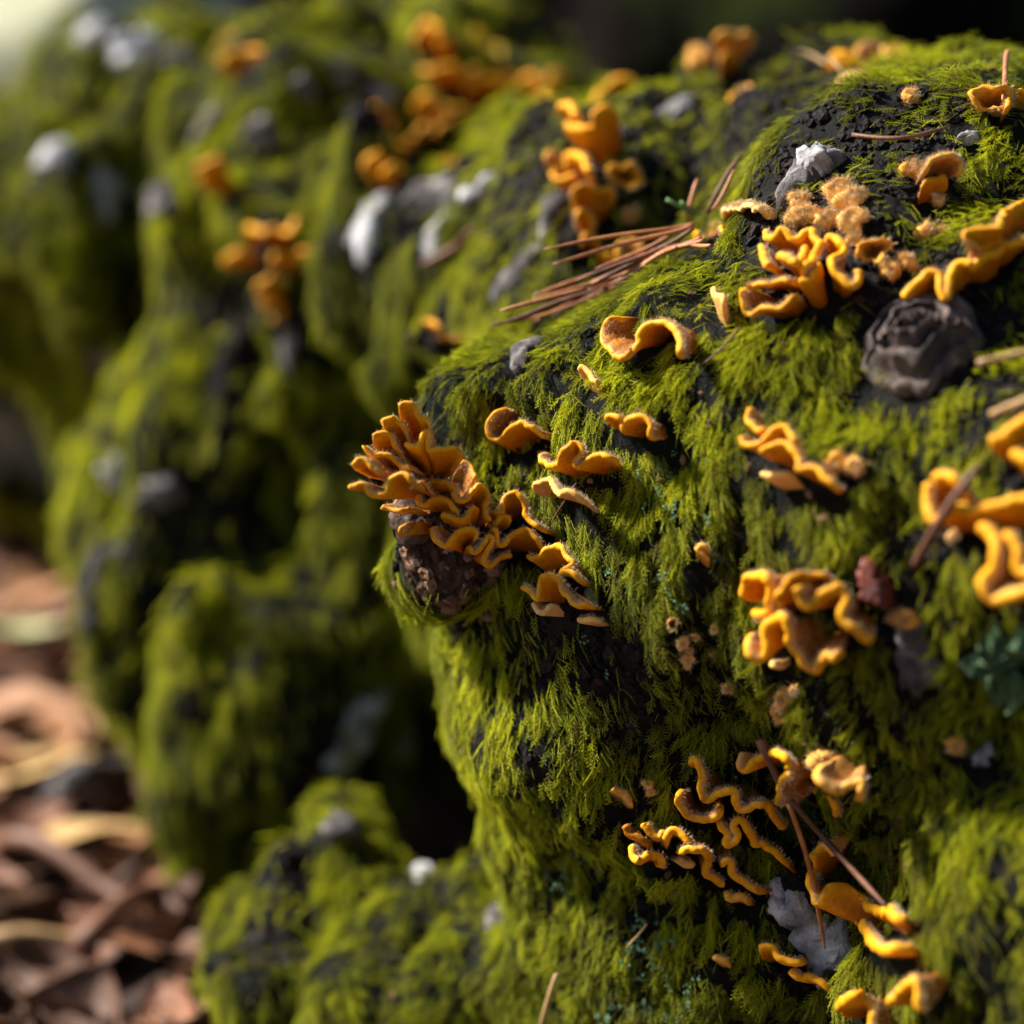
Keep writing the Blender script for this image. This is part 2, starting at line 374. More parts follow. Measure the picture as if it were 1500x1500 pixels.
def make_sprig(seed, m, branched, length, fat=1.0):
    rg = random.Random(seed); V, F, T = [], [], []
    def leaf(p, d, side, l, w, t):
        b = len(V); mid = p + d * l * .5
        V.extend([p, mid + side * w * .5, p + d * l, mid - side * w * .5]); F.extend([(b, b + 1, b + 2), (b, b + 2, b + 3)]); T.extend([t * .6, t * .8, min(1, t + .25), t * .8])
    def stem(p0, d0, ln, droop, lw, t0, t1):
        n = max(3, int(ln / .00021)); p = p0.copy(); d = d0.normalized(); st = ln / n; nodes = []
        wig = rg.uniform(0, 6)
        for k in range(n):
            d = (d + Vector((0, .05 * math.sin(k * .5 + wig), -droop * st * 1000 * (k / n)))).normalized()
            p = p + d * st; nodes.append((p.copy(), d.copy()))
            t = t0 + (t1 - t0) * k / n
            sh = 1 - .55 * max(0, (k / n - .6) / .4)
            for q in range(2):
                az = (k * 2.4 + q * math.pi) + rg.uniform(-.5, .5)
                s = d.cross(Vector((0, 0, 1))).normalized(); u = s.cross(d).normalized()
                rad = s * math.cos(az) + u * math.sin(az) * .8
                ld = (d * .85 + rad * rg.uniform(.30, .62)).normalized()
                leaf(p, ld, ld.cross(rad).normalized(), lw * rg.uniform(1.5, 2.3) * sh, lw * rg.uniform(.75, 1.0) * sh, t)
        return nodes
    lw = .00034 * fat
    nodes = stem(Vector((0, 0, 0)), Vector((1, rg.uniform(-.2, .2), .10)), length, .03, lw, 0, 1)
    if branched:
        for k in range(4, len(nodes) - 4, 4):
            p, d = nodes[k]; sd = 1 if (k // 4) % 2 else -1
            bd = d * .9 + Vector((0, sd * rg.uniform(.6, 1.1), rg.uniform(-.05, .15)))
            stem(p, bd, length * rg.uniform(.22, .34) * (1 - .5 * k / len(nodes)), .05, lw * .85, .3 + .4 * k / len(nodes), 1)
    return loose('moss_sprig', V, F, m, T)
SPRIGS = [make_sprig(1, M_MOSS, False, .0085, 1.15), make_sprig(2, M_MOSS, False, .0100), make_sprig(3, M_MOSS, True, .0085), make_sprig(4, M_MOSS, True, .0070),
          make_sprig(5, M_MOSS, True, .0095, .95), make_sprig(6, M_MOSS, False, .0070, 1.25)]

TRI = np.concatenate([LF[:, [0, 1, 2]], LF[:, [0, 2, 3]]])
def scatter(n_of_face):
    n = RNG.poisson(n_of_face); f = np.repeat(np.arange(len(TRI)), n)
    r1, r2 = np.sqrt(RNG.random(len(f))), RNG.random(len(f)); t = TRI[f]
    w = np.stack([1 - r1, r1 * (1 - r2), r1 * r2], 1)[..., None]
    P = (LV[t] * w).sum(1); Nn = (LVN[t] * w).sum(1); Nn /= np.linalg.norm(Nn, axis=1)[:, None]
    return P, Nn
TC = LV[TRI].mean(1); TA = np.linalg.norm(np.cross(LV[TRI[:, 1]] - LV[TRI[:, 0]], LV[TRI[:, 2]] - LV[TRI[:, 0]]), axis=1) / 2 * 1e6
TN = LVN[TRI].mean(1)
camv = np.array(CAM)
def view_terms(P, Nn):
    q = P - camv; z = q @ np.array(FWD); fac = -(q * Nn).sum(1) / np.linalg.norm(q, axis=1)
    px = 750 + q[:, 0] / z / K; py = 750 - (q @ np.array(UPV)) / z / K
    return z, fac, px, py
tz, tf, tpx, tpy = view_terms(TC, TN)
inframe = (tpx > -250) & (tpx < 1750) & (tpy > -250) & (tpy < 1750) & (tf > -.25)
dens = np.where(inframe, np.interp(tz, [.3, .40, .52, .62, .9], [1.2, 2.15, 2.15, .72, .55]), .14)
dens *= np.clip(1 - bareness(TC) * 1.05, .012, 1) * np.clip((TC[:, 2] - .004) / .006, 0, 1)
# crumbs of bark in the bare places
def nugget(seed, m):
    bm = bmesh.new(); bmesh.ops.create_icosphere(bm, subdivisions=2, radius=.0009); rg = random.Random(seed)
    for v in bm.verts: v.co = Vector((v.co.x * 1.35, v.co.y, v.co.z * .75)) * rg.uniform(.6, 1.25)
    V = [v.co.copy() for v in bm.verts]; F = [[v.index for v in f.verts] for f in bm.faces]; bm.free()
    return loose('crumb', V, F, m)
def crumb_mat():
    m, nt, bs, _ = mat('crumb')
    a = N(nt, 'ShaderNodeAttribute', attribute_type='INSTANCER', attribute_name='tone')
    nt.links.new(ramp(nt, a.outputs['Fac'], [(0, (.004, .003, .003)), (.5, (.015, .011, .009)), (.6, (.05, .024, .013)), (.9, (.19, .10, .058)), (1, (.34, .23, .16))]), bs.inputs['Base Color'])
    bs.inputs['Roughness'].default_value = .7; bs.inputs['Specular IOR Level'].default_value = .12
    bump(nt, bs, noise(nt, 1500, 4), .5, .0004); return m
M_CR = crumb_mat()
cd = np.where(inframe & (tz < .95), .26, .01) * np.clip(bareness(TC) * 1.3 - .2, .018 * (tz < .58), 1)
Pc, Nc = scatter(TA * cd)
bw = brownness(Pc)
rr = RNG.normal(size=(len(Pc), 3)); Xc = rr - Nc * (rr * Nc).sum(1)[:, None]; Xc /= np.linalg.norm(Xc, axis=1)[:, None]; Yc = np.cross(Nc, Xc)
bw = np.where(bareness(Pc) < .15, 1, bw)
ct = np.where(bw > .3, RNG.uniform(.5, 1, len(Pc)), np.clip(RNG.normal(.22, .16, len(Pc)), 0, .58))
Pc = Pc + Nc * np.where(bareness(Pc) < .15, .0022, 0)[:, None]
instancer('bark_crumbs', Pc + Nc * .0003, euler(np.stack([Xc, Yc, Nc], -1)), RNG.uniform(.35, 1.5, len(Pc)) ** 1.3 * np.where(bw == 1, .55, np.where(bw > .3, 1.25, 1)), ct, RNG.integers(0, 4, len(Pc)), [nugget(k, M_CR) for k in range(4)],
          'black and brown crumbs of rotting bark on the bare patches of the log', 'bark')

# ------------------------------------------------------------------ bracket fungi
def catmull(pts, step):
    P = [np.array(p, float) for p in pts]
    if len(P) == 2: P = [P[0], (P[0] + P[1]) / 2, P[1]]
    Q = [2 * P[0] - P[1]] + P + [2 * P[-1] - P[-2]]; out = []
    for i in range(1, len(Q) - 2):
        a, b, c, d = Q[i - 1:i + 3]; n = max(2, int(np.linalg.norm(c - b) / step))
        for k in range(n):
            t = k / n; out.append(.5 * (2 * b + (c - a) * t + (2 * a - 5 * b + 4 * c - d) * t * t + (3 * b - a - 3 * c + d) * t ** 3))
    out.append(P[-1]); return np.array(out)
def smooth(A, w):
    w = max(1, int(w)); k = np.hanning(2 * w + 3)[1:-1]; k /= k.sum()
    B = np.concatenate([np.repeat(A[:1], w, 0), A, np.repeat(A[-1:], w, 0)])
    return np.stack([np.convolve(B[:, j], k, 'valid') for j in range(A.shape[1])], 1)
def lerp3(a, b, t): return np.array(a) * (1 - t) + np.array(b) * t
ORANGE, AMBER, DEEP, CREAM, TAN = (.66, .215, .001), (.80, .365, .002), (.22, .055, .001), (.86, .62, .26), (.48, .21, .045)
def hairs(parent, tips, n, ln, name='hair_fringe'):
    """short pale hairs standing on the upper face: tips = (point, normal, outward) arrays"""
    P, Nn, D = tips; i = RNG.integers(0, len(P), n)
    d = Nn[i] * RNG.uniform(.5, 1, (n, 1)) + D[i] * RNG.uniform(.1, .8, (n, 1)) + RNG.normal(0, .35, (n, 3)); d /= np.linalg.norm(d, axis=1)[:, None]
    s = np.cross(d, RNG.normal(size=(n, 3))); s /= np.linalg.norm(s, axis=1)[:, None]
    l = ln * RNG.uniform(.5, 1.25, (n, 1)); b = P[i] + RNG.normal(0, .00015, (n, 3)); w = ln * .04
    V = np.stack([b - s * w, b + s * w, b + d * l * .6 + s * w * .6, b + d * l, b + d * l * .6 - s * w * .6], 1).reshape(-1, 3)
    k = np.arange(n)[:, None] * 5; F = np.concatenate([k + np.array([0, 1, 2, 4]), ], 1).tolist() + np.concatenate([k + np.array([4, 2, 3])], 1).tolist()
    o = new_mesh(name, V, F, M_HAIR, smooth=False); o['kind'] = 'stuff'
    return o
def cap(pix, parent, L=.0085, lip=.00064, pale=0.0, base_shift=(0, .0028), shrink=.80, dark=0.0, hair=1.0, zref=None):
    c2 = catmull(pix, 2.5); hs = [hit(*p) for p in c2]
    ts = np.array([(h[0] - CAM).length if h[0] else np.nan for h in hs])
    if zref:
        for k, h in enumerate(hs):
            if h[0] is None or abs(to_pix(h[0])[2] - zref) > .014: ts[k] = np.nan; hs[k] = (None, None, h[2])
        if np.isnan(ts).sum() > len(ts) * .6: ts[:] = [zref / h[2].dot(FWD) for h in hs]
    if np.isnan(ts).all(): return None
    ok = ~np.isnan(ts); ts = np.interp(np.arange(len(ts)), np.where(ok)[0], ts[ok])
    ct = np.array([max(.42, -h[2].dot(h[1])) if h[0] else .6 for h in hs])
    med = np.median(ts); ts = np.clip(ts, med - .02, med + .02)
    tt = smooth((ts - L / ct)[:, None], 8)[:, 0]
    D = np.array([h[2] for h in hs]); Mg = np.array(CAM) + D * tt[:, None]; n = len(Mg)
    seg = np.r_[0, np.cumsum(np.linalg.norm(np.diff(Mg, axis=0), axis=1))]; Lm = seg[-1]
    # even spacing along the margin
    m = int(np.clip(Lm / .00055, 10, 160)); u = np.linspace(0, Lm, m); Mg = np.stack([np.interp(u, seg, Mg[:, k]) for k in range(3)], 1); Mg = smooth(Mg, 1)
    Mg = Mg + .00075 * np.stack([vnoise(Mg, 300, 41), vnoise(Mg, 300, 42), vnoise(Mg, 300, 43)], 1) + .0003 * np.stack([vnoise(Mg, 800, 44), vnoise(Mg, 800, 45), vnoise(Mg, 800, 46)], 1)
    cen = Mg.mean(0); Bs = smooth(Mg, max(2, m * .28)); Bs = cen + (Bs - cen) * shrink + np.array(RGT) * base_shift[0] - np.array(UPV) * base_shift[1]
    Bb, Bn = [], []
    for b in Bs:
        q, nn = near(b); Bb.append(q); Bn.append(nn)
    FOOT.extend(Vector(b) for b in Bb[::2])
    Bb = smooth(np.array(Bb), 3); Bn = smooth(np.array(Bn), 5); Bn /= np.linalg.norm(Bn, axis=1)[:, None]
    Bb = Bb - Bn * .0015
    e = np.clip(np.minimum(np.arange(m), np.arange(m)[::-1]) / max(2, m * .07), 0, 1); e = .72 + .28 * np.sin(e * math.pi / 2)
    Mg = Bb + (Mg - Bb) * e[:, None]
    dist = np.linalg.norm(Mg - Bb, axis=1)[:, None]
    Pc = Bb + (Mg - Bb) * .38 + Bn * dist * .26
    vs = np.array([0, .18, .36, .54, .70, .82, .91, .97]); nv = len(vs)
    C = np.stack([Bb * (1 - v) ** 2 + 2 * Pc * v * (1 - v) + Mg * v * v for v in vs], 1)       # m x nv x 3
    du = np.gradient(C, axis=0); dv = np.gradient(C, axis=1); Nn = np.cross(du, dv); Nn /= np.linalg.norm(Nn, axis=2)[..., None] + 1e-12
    if (Nn[..., 2]).mean() < 0: Nn = -Nn
    P0 = C.reshape(-1, 3); wr = (.00022 * fbm(P0, 420, 2, 15)).reshape(m, nv)
    C = C + Nn * (wr * vs)[..., None]
    h = lip * np.interp(vs, [0, .5, .8, .92, 1], [.55, .5, .7, 1.0, .95]); h = h[None, :] * (1 + .15 * vnoise(Mg, 300, 8)[:, None]) * e[:, None] ** .5
    out = C[:, -1] - C[:, -2]; out /= np.linalg.norm(out, axis=1)[:, None]
    ring, info = [], []
    for k in range(nv): ring.append(C[:, k] + Nn[:, k] * h[:, k:k + 1]); info.append((vs[k], 1))
    for a in (55, 15, -20, -60):
        r = math.radians(a); ring.append(C[:, -1] + out * h[:, -1:] * math.cos(r) + Nn[:, -1] * h[:, -1:] * math.sin(r)); info.append((1, math.sin(r)))
    for k in range(nv - 1, -1, -1): ring.append(C[:, k] - Nn[:, k] * h[:, k:k + 1]); info.append((vs[k], -1))
    R = np.stack(ring, 1); q = R.shape[1]; V = R.reshape(-1, 3)
    i = np.arange(m * q).reshape(m, q); j = np.roll(i, -1, 1)
    F = np.stack([i[:-1], j[:-1], j[1:], i[1:]], -1).reshape(-1, 4).tolist() + [list(range(q - 1, -1, -1)), list(range((m - 1) * q, m * q))]
    var = vnoise(Mg, 160, 33)
    cols = np.zeros((m, q, 4)); cols[..., 3] = 1
    for k, (v, s) in enumerate(info):
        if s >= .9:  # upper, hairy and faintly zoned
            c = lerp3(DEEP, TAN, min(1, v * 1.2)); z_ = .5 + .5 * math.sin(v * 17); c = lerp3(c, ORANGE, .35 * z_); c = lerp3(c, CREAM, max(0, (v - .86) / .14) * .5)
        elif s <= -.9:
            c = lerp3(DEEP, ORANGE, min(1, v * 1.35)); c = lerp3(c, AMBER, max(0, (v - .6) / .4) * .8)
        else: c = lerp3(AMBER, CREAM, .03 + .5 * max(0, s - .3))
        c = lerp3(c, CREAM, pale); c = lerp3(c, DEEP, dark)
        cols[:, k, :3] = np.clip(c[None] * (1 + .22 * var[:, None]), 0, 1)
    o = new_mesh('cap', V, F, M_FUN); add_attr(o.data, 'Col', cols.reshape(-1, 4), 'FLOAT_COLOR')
    me = o.data; me.update()
    zc = to_pix(cen)[2]
    child(o, parent)
    if hair > 0 and zc < .60:
        nh = int(Lm * 1000 * 34 * hair)
        T = C[:, 3:] + Nn[:, 3:] * h[:, 3:, None]; DD = np.repeat(out[:, None], nv - 3, 1)
        hp = hairs(o, (T.reshape(-1, 3), Nn[:, 3:].reshape(-1, 3), DD.reshape(-1, 3)), nh, .00085)
        hp.parent = o; hp.matrix_parent_inverse = o.matrix_world.inverted() if False else Matrix.Identity(4)
        hp.matrix_parent_inverse = (Matrix.Translation(parent.location) @ o.matrix_parent_inverse).inverted()
    return o
def button(px, py, r, parent, cup=False, pale=.2, tilt=(0, 0), stretch=1.0, hair=1.0):
    p, n, d = hit(px, py)
    if p is None: return None
    zc = to_pix(p)[2]; R = r * K * zc
    ax = (Vector(n) * .6 - d * .9 + UPV * tilt[1] + RGT * tilt[0]).normalized()
    ax = ax; hgt = R * (1.1 if cup else 1.0) + .0022
    X = ax.cross(UPV).normalized(); Y = X.cross(ax).normalized() * -1
    if cup: prof = [(.45, -.5, 0), (.55, .0, .2), (.80, .55, .5), (1.0, .90, .8), (1.0, 1.05, 1), (.86, 1.10, 1), (.68, .95, .8), (.48, .65, .3), (.25, .42, .1), (.02, .35, 0)]
    else: prof = [(.5, -.5, 0), (.65, .0, .2), (.95, .35, .5), (1.02, .62, .8), (.92, .88, 1), (.70, 1.02, .9), (.42, 1.02, .6), (.18, .96, .5), (.02, .95, .5)]
    ns = 22; V, Cc = [], []; sd = random.uniform(0, 99); ph = random.uniform(0, 6)
    base = p - Vector(n) * .0008; FOOT.append(p)
    for k, (rr, zz, cc) in enumerate(prof):
        for a in range(ns):
            t = a / ns * 2 * math.pi
            q = np.array([[math.cos(t) * 1.3 + sd, math.sin(t) * 1.3, zz * .6]]); w = 1 + .42 * float(fbm(q, 1.3, 2, 5)[0]) + .14 * math.sin(2 * t + ph)
            z_ = zz * hgt + R * .22 * math.sin(3 * t + ph) * min(1, max(0, zz)) * rr
            V.append(base + X * (math.cos(t) * rr * R * w * stretch) + Y * (math.sin(t) * rr * R * w) + ax * z_)
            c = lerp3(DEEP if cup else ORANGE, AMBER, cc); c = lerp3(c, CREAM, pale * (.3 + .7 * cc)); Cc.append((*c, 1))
    F = [(k * ns + a, k * ns + (a + 1) % ns, (k + 1) * ns + (a + 1) % ns, (k + 1) * ns + a) for k in range(len(prof) - 1) for a in range(ns)]
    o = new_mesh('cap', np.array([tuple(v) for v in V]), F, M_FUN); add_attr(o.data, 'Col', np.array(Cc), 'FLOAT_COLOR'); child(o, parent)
    if hair and zc < .62:
        A = np.array([tuple(v) for v in V]).reshape(len(prof), ns, 3); sl = slice(2, 5) if cup else slice(2, 8)
        T = A[sl].reshape(-1, 3); nn = T - np.array(base + ax * hgt * .3); nn /= np.linalg.norm(nn, axis=1)[:, None]
        hp = hairs(o, (T, nn, np.repeat(np.array([tuple(ax)]), len(T), 0)), int(420 * hair * min(1.5, R / .002)), .0011)
        hp.parent = o; hp.matrix_parent_inverse = (Matrix.Translation(parent.location) @ o.matrix_parent_inverse).inverted()
    return o
def fungus(label, caps, group=None, **kw):
    a = caps[0]; pts = [c[0] if isinstance(c[0], list) else [c[:2]] for c in caps]
    allp = [p for q in pts for p in q]; cx = sum(p[0] for p in allp) / len(allp); cy = sum(p[1] for p in allp) / len(allp)
    h = hit(cx, cy)[0] or next((hit(*p)[0] for p in allp if hit(*p)[0]), None)
    if h is None: print('MISS', label); return
    root = empty('bracket_fungus', near(h)[0]); tag(root, label, 'fungus', group)
    for c in caps:
        if isinstance(c[0], list):
            o = dict(kw)
            if group == G5: o['lip'] = .0009
            o.update(c[1] if len(c) > 1 else {}); r = cap(c[0], root, **o)
        else:
            o = dict(c[3]) if len(c) > 3 else {}; r = button(c[0], c[1], c[2], root, **o)
        if r is None: print('miss cap', label)
    return root
G1 = 'fungus cluster on the rotten knob'; G2 = 'small fungi among the moss of the burl'; G3 = 'fungi on the black bark of the shoulder'
G4 = 'fungi on the near flank of the log'; G5 = 'fungi at the foot of the log'; G6 = 'fungi on the far part of the log'
G7 = 'tiny fungus buttons'
SH = dict(base_shift=(.005, .003), zref=.456, L=.009)
# --- the cluster on the rotten knob
fungus('ruffled orange fungus at the very top of the crowded cluster on the knob', [([(577, 600), (593, 588), (607, 600), (623, 613), (632, 628)], SH), ([(552, 622), (566, 611), (582, 618), (590, 632)], SH)], G1)
fungus('orange fungus with a drooping scalloped edge, on the outer rim of the knob cluster', [([(538, 645), (541, 665), (558, 668), (570, 662), (578, 680), (592, 684), (606, 680)], SH), ([(540, 640), (558, 632), (575, 640), (584, 655)], SH)], G1)
fungus('orange ribbon fungus with two tight folds, under the topmost one of the knob cluster', [([(588, 637), (593, 648), (610, 648), (617, 635), (630, 632), (625, 647), (627, 658), (647, 656), (667, 655), (677, 663), (679, 673)], SH)], G1)
fungus('long wavy orange fungus jutting farthest out from the knob into the air', [([(509, 700), (514, 714), (530, 711), (540, 724), (557, 723), (567, 707), (583, 694), (600, 694), (603, 711), (613, 706), (625, 712)], dict(base_shift=(.011, .003), zref=.452, L=.010)), ([(510, 690), (520, 676), (534, 682), (545, 696)], dict(base_shift=(.011, .003), zref=.452, L=.010))], G1)
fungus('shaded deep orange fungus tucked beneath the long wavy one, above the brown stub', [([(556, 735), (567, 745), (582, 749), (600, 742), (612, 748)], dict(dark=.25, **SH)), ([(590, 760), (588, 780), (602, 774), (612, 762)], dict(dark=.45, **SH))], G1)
fungus('crumpled orange fungus in the middle of the knob cluster', [([(612, 714), (615, 738), (625, 742), (634, 731), (650, 731), (663, 736), (670, 751)], SH), ([(628, 716), (632, 704), (646, 703), (658, 710), (663, 722)], SH)], G1)
fungus('orange fungus with an S-bend, against the moss at the edge of the knob cluster', [([(666, 700), (667, 720), (677, 733), (690, 720), (703, 714), (714, 726), (708, 743), (713, 757), (724, 753)], {}), ([(667, 682), (680, 677), (693, 689), (699, 704)], {})], G1)
fungus('broad orange fungus over the brown rotten wood, lowest of the knob cluster', [([(635, 765), (637, 790), (647, 797), (663, 784), (683, 773), (698, 780), (690, 789)], SH), ([(643, 751), (660, 754), (680, 757), (690, 745), (702, 744)], SH)], G1)
# --- the chain running down from the cluster
fungus('tightly looped orange fungus, first of the chain hanging down from the knob cluster', [([(687, 797), (692, 811), (703, 807), (712, 784), (718, 795), (708, 813), (713, 826), (733, 817), (757, 812)], {})], G1)
fungus('orange fungus with a raised lobe and a flat lip, in the middle of the chain', [([(723, 765), (726, 783), (727, 799), (740, 797), (750, 784), (770, 779), (787, 789), (791, 799)], {}), ([(728, 768), (740, 757), (754, 766)], {})], G1)
fungus('slanting hairy orange fungus between the chain and the moss', [([(723, 742), (730, 750), (740, 746), (740, 729), (751, 723), (766, 738), (770, 756), (783, 769), (796, 776)], dict(hair=2))], G1)
fungus('frilled orange fungus with a curled end, halfway down the chain', [([(769, 806), (779, 815), (793, 810), (803, 798), (820, 800), (828, 816), (840, 827), (826, 834), (815, 838), (833, 838), (848, 849)], dict(hair=1.6))], G1)
fungus('wavy orange fungus with a long tail, lowest big one of the chain', [([(756, 853), (770, 863), (783, 876), (789, 852), (806, 846), (818, 851), (821, 870), (838, 881), (857, 884), (863, 892)], dict(hair=1.8))], G1)
fungus('pale cream fungus lobe under the lowest wavy one of the chain', [([(778, 879), (784, 893), (799, 895), (812, 886)], dict(pale=.8, L=.005))], G1)
fungus('thin pale fungus sliver at the very end of the chain', [([(842, 907), (857, 903), (875, 908)], dict(pale=.6, L=.005))], G1)
# --- singles on the burl
fungus('heart-lobed orange fungus alone in the moss just above the S-bend one', [([(733, 599), (717, 611), (714, 628), (717, 641), (733, 642), (747, 626), (763, 616), (778, 622), (784, 637)], dict(L=.0085))], G2)
fungus('orange fungus waved like a letter M in the lime moss', [([(790, 655), (794, 678), (813, 678), (823, 657), (834, 645), (847, 648), (852, 663), (840, 677), (848, 685), (863, 673), (883, 665), (900, 673)], dict(L=.008, hair=1.8))], G2)
fungus('cream-edged fungus with two arches, below the M-shaped one in the moss', [([(775, 722), (786, 706), (803, 702), (813, 717), (824, 726), (840, 722), (855, 734), (851, 743)], dict(pale=.4, hair=2, L=.008))], G2)
fungus('pair of small arched orange fungus caps side by side in the moss', [([(884, 614), (897, 605), (911, 613)], {}), ([(907, 634), (916, 614), (933, 609), (948, 620), (955, 648)], dict(L=.008))], G2)
fungus('large saddle-shaped orange fungus standing alone on top of the mossy hump', [([(899, 470), (887, 469), (884, 484), (888, 508), (903, 526), (920, 523), (932, 500), (945, 481), (964, 473), (984, 482), (994, 506), (987, 528)], dict(L=.0085, hair=1.6, lip=.0008, base_shift=(0, -.0045), shrink=.9))], G2)
fungus('small pale orange fungus sliver lying in moss below the saddle-shaped one', [([(842, 540), (856, 542), (866, 551), (874, 563)], dict(pale=.35, L=.005))], G2)
fungus('small cream-rimmed fungus spoon leaning in moss beside the needle bundle', [([(1042, 417), (1049, 431), (1058, 440), (1063, 454)], dict(pale=.5, L=.0055))], G2)
fungus('tiny split orange fungus bead in the moss of the burl', [([(1016, 798), (1024, 808), (1036, 812)], dict(L=.005, pale=.25)), ([(1015, 806), (1024, 797), (1038, 804)], dict(L=.005, pale=.25))], G2)
# --- shoulder
fungus('folded orange fungus with a pale hairy cap at the end of the needle bundle', [([(1018, 328), (1020, 353), (1034, 346), (1045, 328), (1056, 328), (1064, 347), (1078, 358), (1077, 376)], dict(L=.010)), ([(1052, 320), (1066, 310), (1088, 304), (1108, 308), (1121, 322)], dict(pale=.75, hair=2.5, L=.009, base_shift=(0, -.004)))], G3)
fungus('brain-like convoluted orange fungus on black bark, the biggest on the shoulder', [([(1114, 346), (1118, 336), (1130, 350), (1148, 336), (1166, 350), (1188, 341), (1199, 356), (1190, 378), (1168, 398)], dict(L=.0085, lip=.0009, base_shift=(0, -.003))), ([(1137, 372), (1152, 380), (1168, 384), (1178, 366), (1170, 358)], dict(L=.0085, lip=.0009, base_shift=(0, -.003))),
        ([(1202, 352), (1221, 348), (1238, 366), (1222, 384), (1229, 402), (1243, 417), (1255, 404), (1250, 386)], dict(L=.0085, lip=.0009, base_shift=(0, -.003))), ([(1113, 358), (1117, 380), (1131, 388)], dict(L=.008, lip=.0009, base_shift=(0, -.002))), ([(1165, 405), (1180, 412), (1196, 398), (1200, 378)], dict(L=.008))], G3)
fungus('wide-mouthed orange fungus cup hanging below the brain-like one', [([(1084, 415), (1086, 438), (1097, 458), (1111, 453), (1126, 453), (1148, 449), (1166, 428)], dict(L=.008, base_shift=(0, -.0035))), ([(1085, 414), (1104, 417), (1126, 420), (1148, 411), (1165, 415)], dict(L=.0075, hair=2, base_shift=(0, -.0035)))], G3)
for k, (x, y, r, c) in enumerate([(1172, 302, 14, 0), (1183, 322, 16, 0), (1230, 286, 17, 0), (1247, 302, 17, 0), (1213, 329, 15, 0), (1249, 333, 19, 0), (1250, 358, 9, 0), (1264, 292, 9, 0), (1168, 326, 11, 0)]):
    fungus('tan fuzzy fungus button crowded on black bark above the brain-like fungus', [(x, y, r, dict(pale=.5, tilt=(random.uniform(-.3, .3), .5), hair=2, stretch=1.15))], 'fuzzy buttons above the brain-like fungus')
fungus('tiny round fungus cup with a dark hollow, beside the fuzzy buttons', [(1279, 370, 20, dict(cup=True, pale=.15))], G7)
fungus('long ruffled orange fungus shelf with deep scallops above the grey knot', [([(1320, 416), (1324, 435), (1342, 416), (1357, 400), (1372, 398), (1379, 420), (1383, 440), (1390, 416), (1401, 383), (1419, 383), (1430, 391), (1445, 372), (1463, 369), (1478, 361), (1496, 354), (1530, 338)], dict(L=.008, lip=.0009, base_shift=(0, -.002)))], G3)
fungus('amber fungus shelf with a rolled loop above the long ruffled one', [([(1440, 356), (1422, 354), (1416, 344), (1430, 334), (1456, 334), (1471, 330), (1463, 318), (1493, 300), (1530, 280)], dict(L=.010)), ([(1420, 350), (1436, 357), (1458, 348), (1472, 338)], dict(L=.008))], G3)
for x, y, r in [(1302, 403, 15), (1330, 390, 14), (1357, 347, 14), (1380, 348, 10)]:
    fungus('small fuzzy fungus button at the tip of the long ruffled shelf', [(x, y, r, dict(pale=.3, tilt=(0, .4)))], 'buttons at the tip of the ruffled shelf')
fungus('tan hairy fungus cap arched over a rusty base, high on the green shoulder', [([(1358, 253), (1367, 233), (1390, 226), (1409, 234), (1411, 253)], dict(pale=.3, hair=3, L=.009, base_shift=(0, -.004))), ([(1352, 262), (1372, 258), (1392, 262)], dict(dark=.4, L=.006))], G3)
fungus('stubby amber fungus button beside the tan hairy arched cap', [(1335, 256, 14, dict(tilt=(0, .5), hair=1.5))], G7)
fungus('two tiny fuzzy tan fungus buttons below the tan hairy cap', [(1363, 289, 10, dict(pale=.5, tilt=(0, .5))), (1374, 300, 9, dict(pale=.5, tilt=(0, .5)))], G7)
fungus('ring-shaped orange fungus on the crest beside the upright twig', [(1449, 157, 25, dict(cup=True, pale=.1, stretch=1.1))], G3)
fungus('orange fungus curling round like an ear at the crest, beside the ring-shaped one', [([(1474, 160), (1478, 138), (1496, 128), (1515, 140)], dict(L=.006, base_shift=(0, -.002)))], G3)
fungus('blurred tan fungus clump of many small caps on the mossy crest', [([(1208, 100), (1222, 80), (1245, 78), (1258, 92)], dict(L=.010)), ([(1250, 75), (1270, 62), (1295, 70), (1302, 88)], dict(L=.010, pale=.2)), ([(1280, 100), (1300, 78), (1322, 70), (1330, 95)], dict(L=.010)), ([(1222, 118), (1245, 108), (1270, 112), (1290, 122)], dict(L=.009, pale=.2)), ([(1256, 100), (1275, 95), (1290, 108)], dict(L=.009))], G3)
fungus('small tan fungus button near the clump on the mossy crest', [(1335, 149, 13, dict(pale=.35, tilt=(0, .5)))], G7)
fungus('blurred three-lobed tan fungus at the summit of the crest', [([(1043, 64), (1055, 48), (1075, 45), (1085, 60)], dict(L=.007, pale=.2)), ([(1078, 58), (1095, 45), (1110, 55)], dict(L=.007, pale=.2)), ([(1052, 84), (1068, 76), (1085, 82)], dict(L=.007))], G3)
fungus('round tan fungus button next to the three-lobed one at the summit', [(1016, 85, 19, dict(pale=.4, tilt=(0, .6), stretch=1.2))], G7)
fungus('low orange fungus shelf below the three-lobed one', [([(1068, 148), (1080, 134), (1098, 128), (1112, 136)], dict(L=.010))], G3)
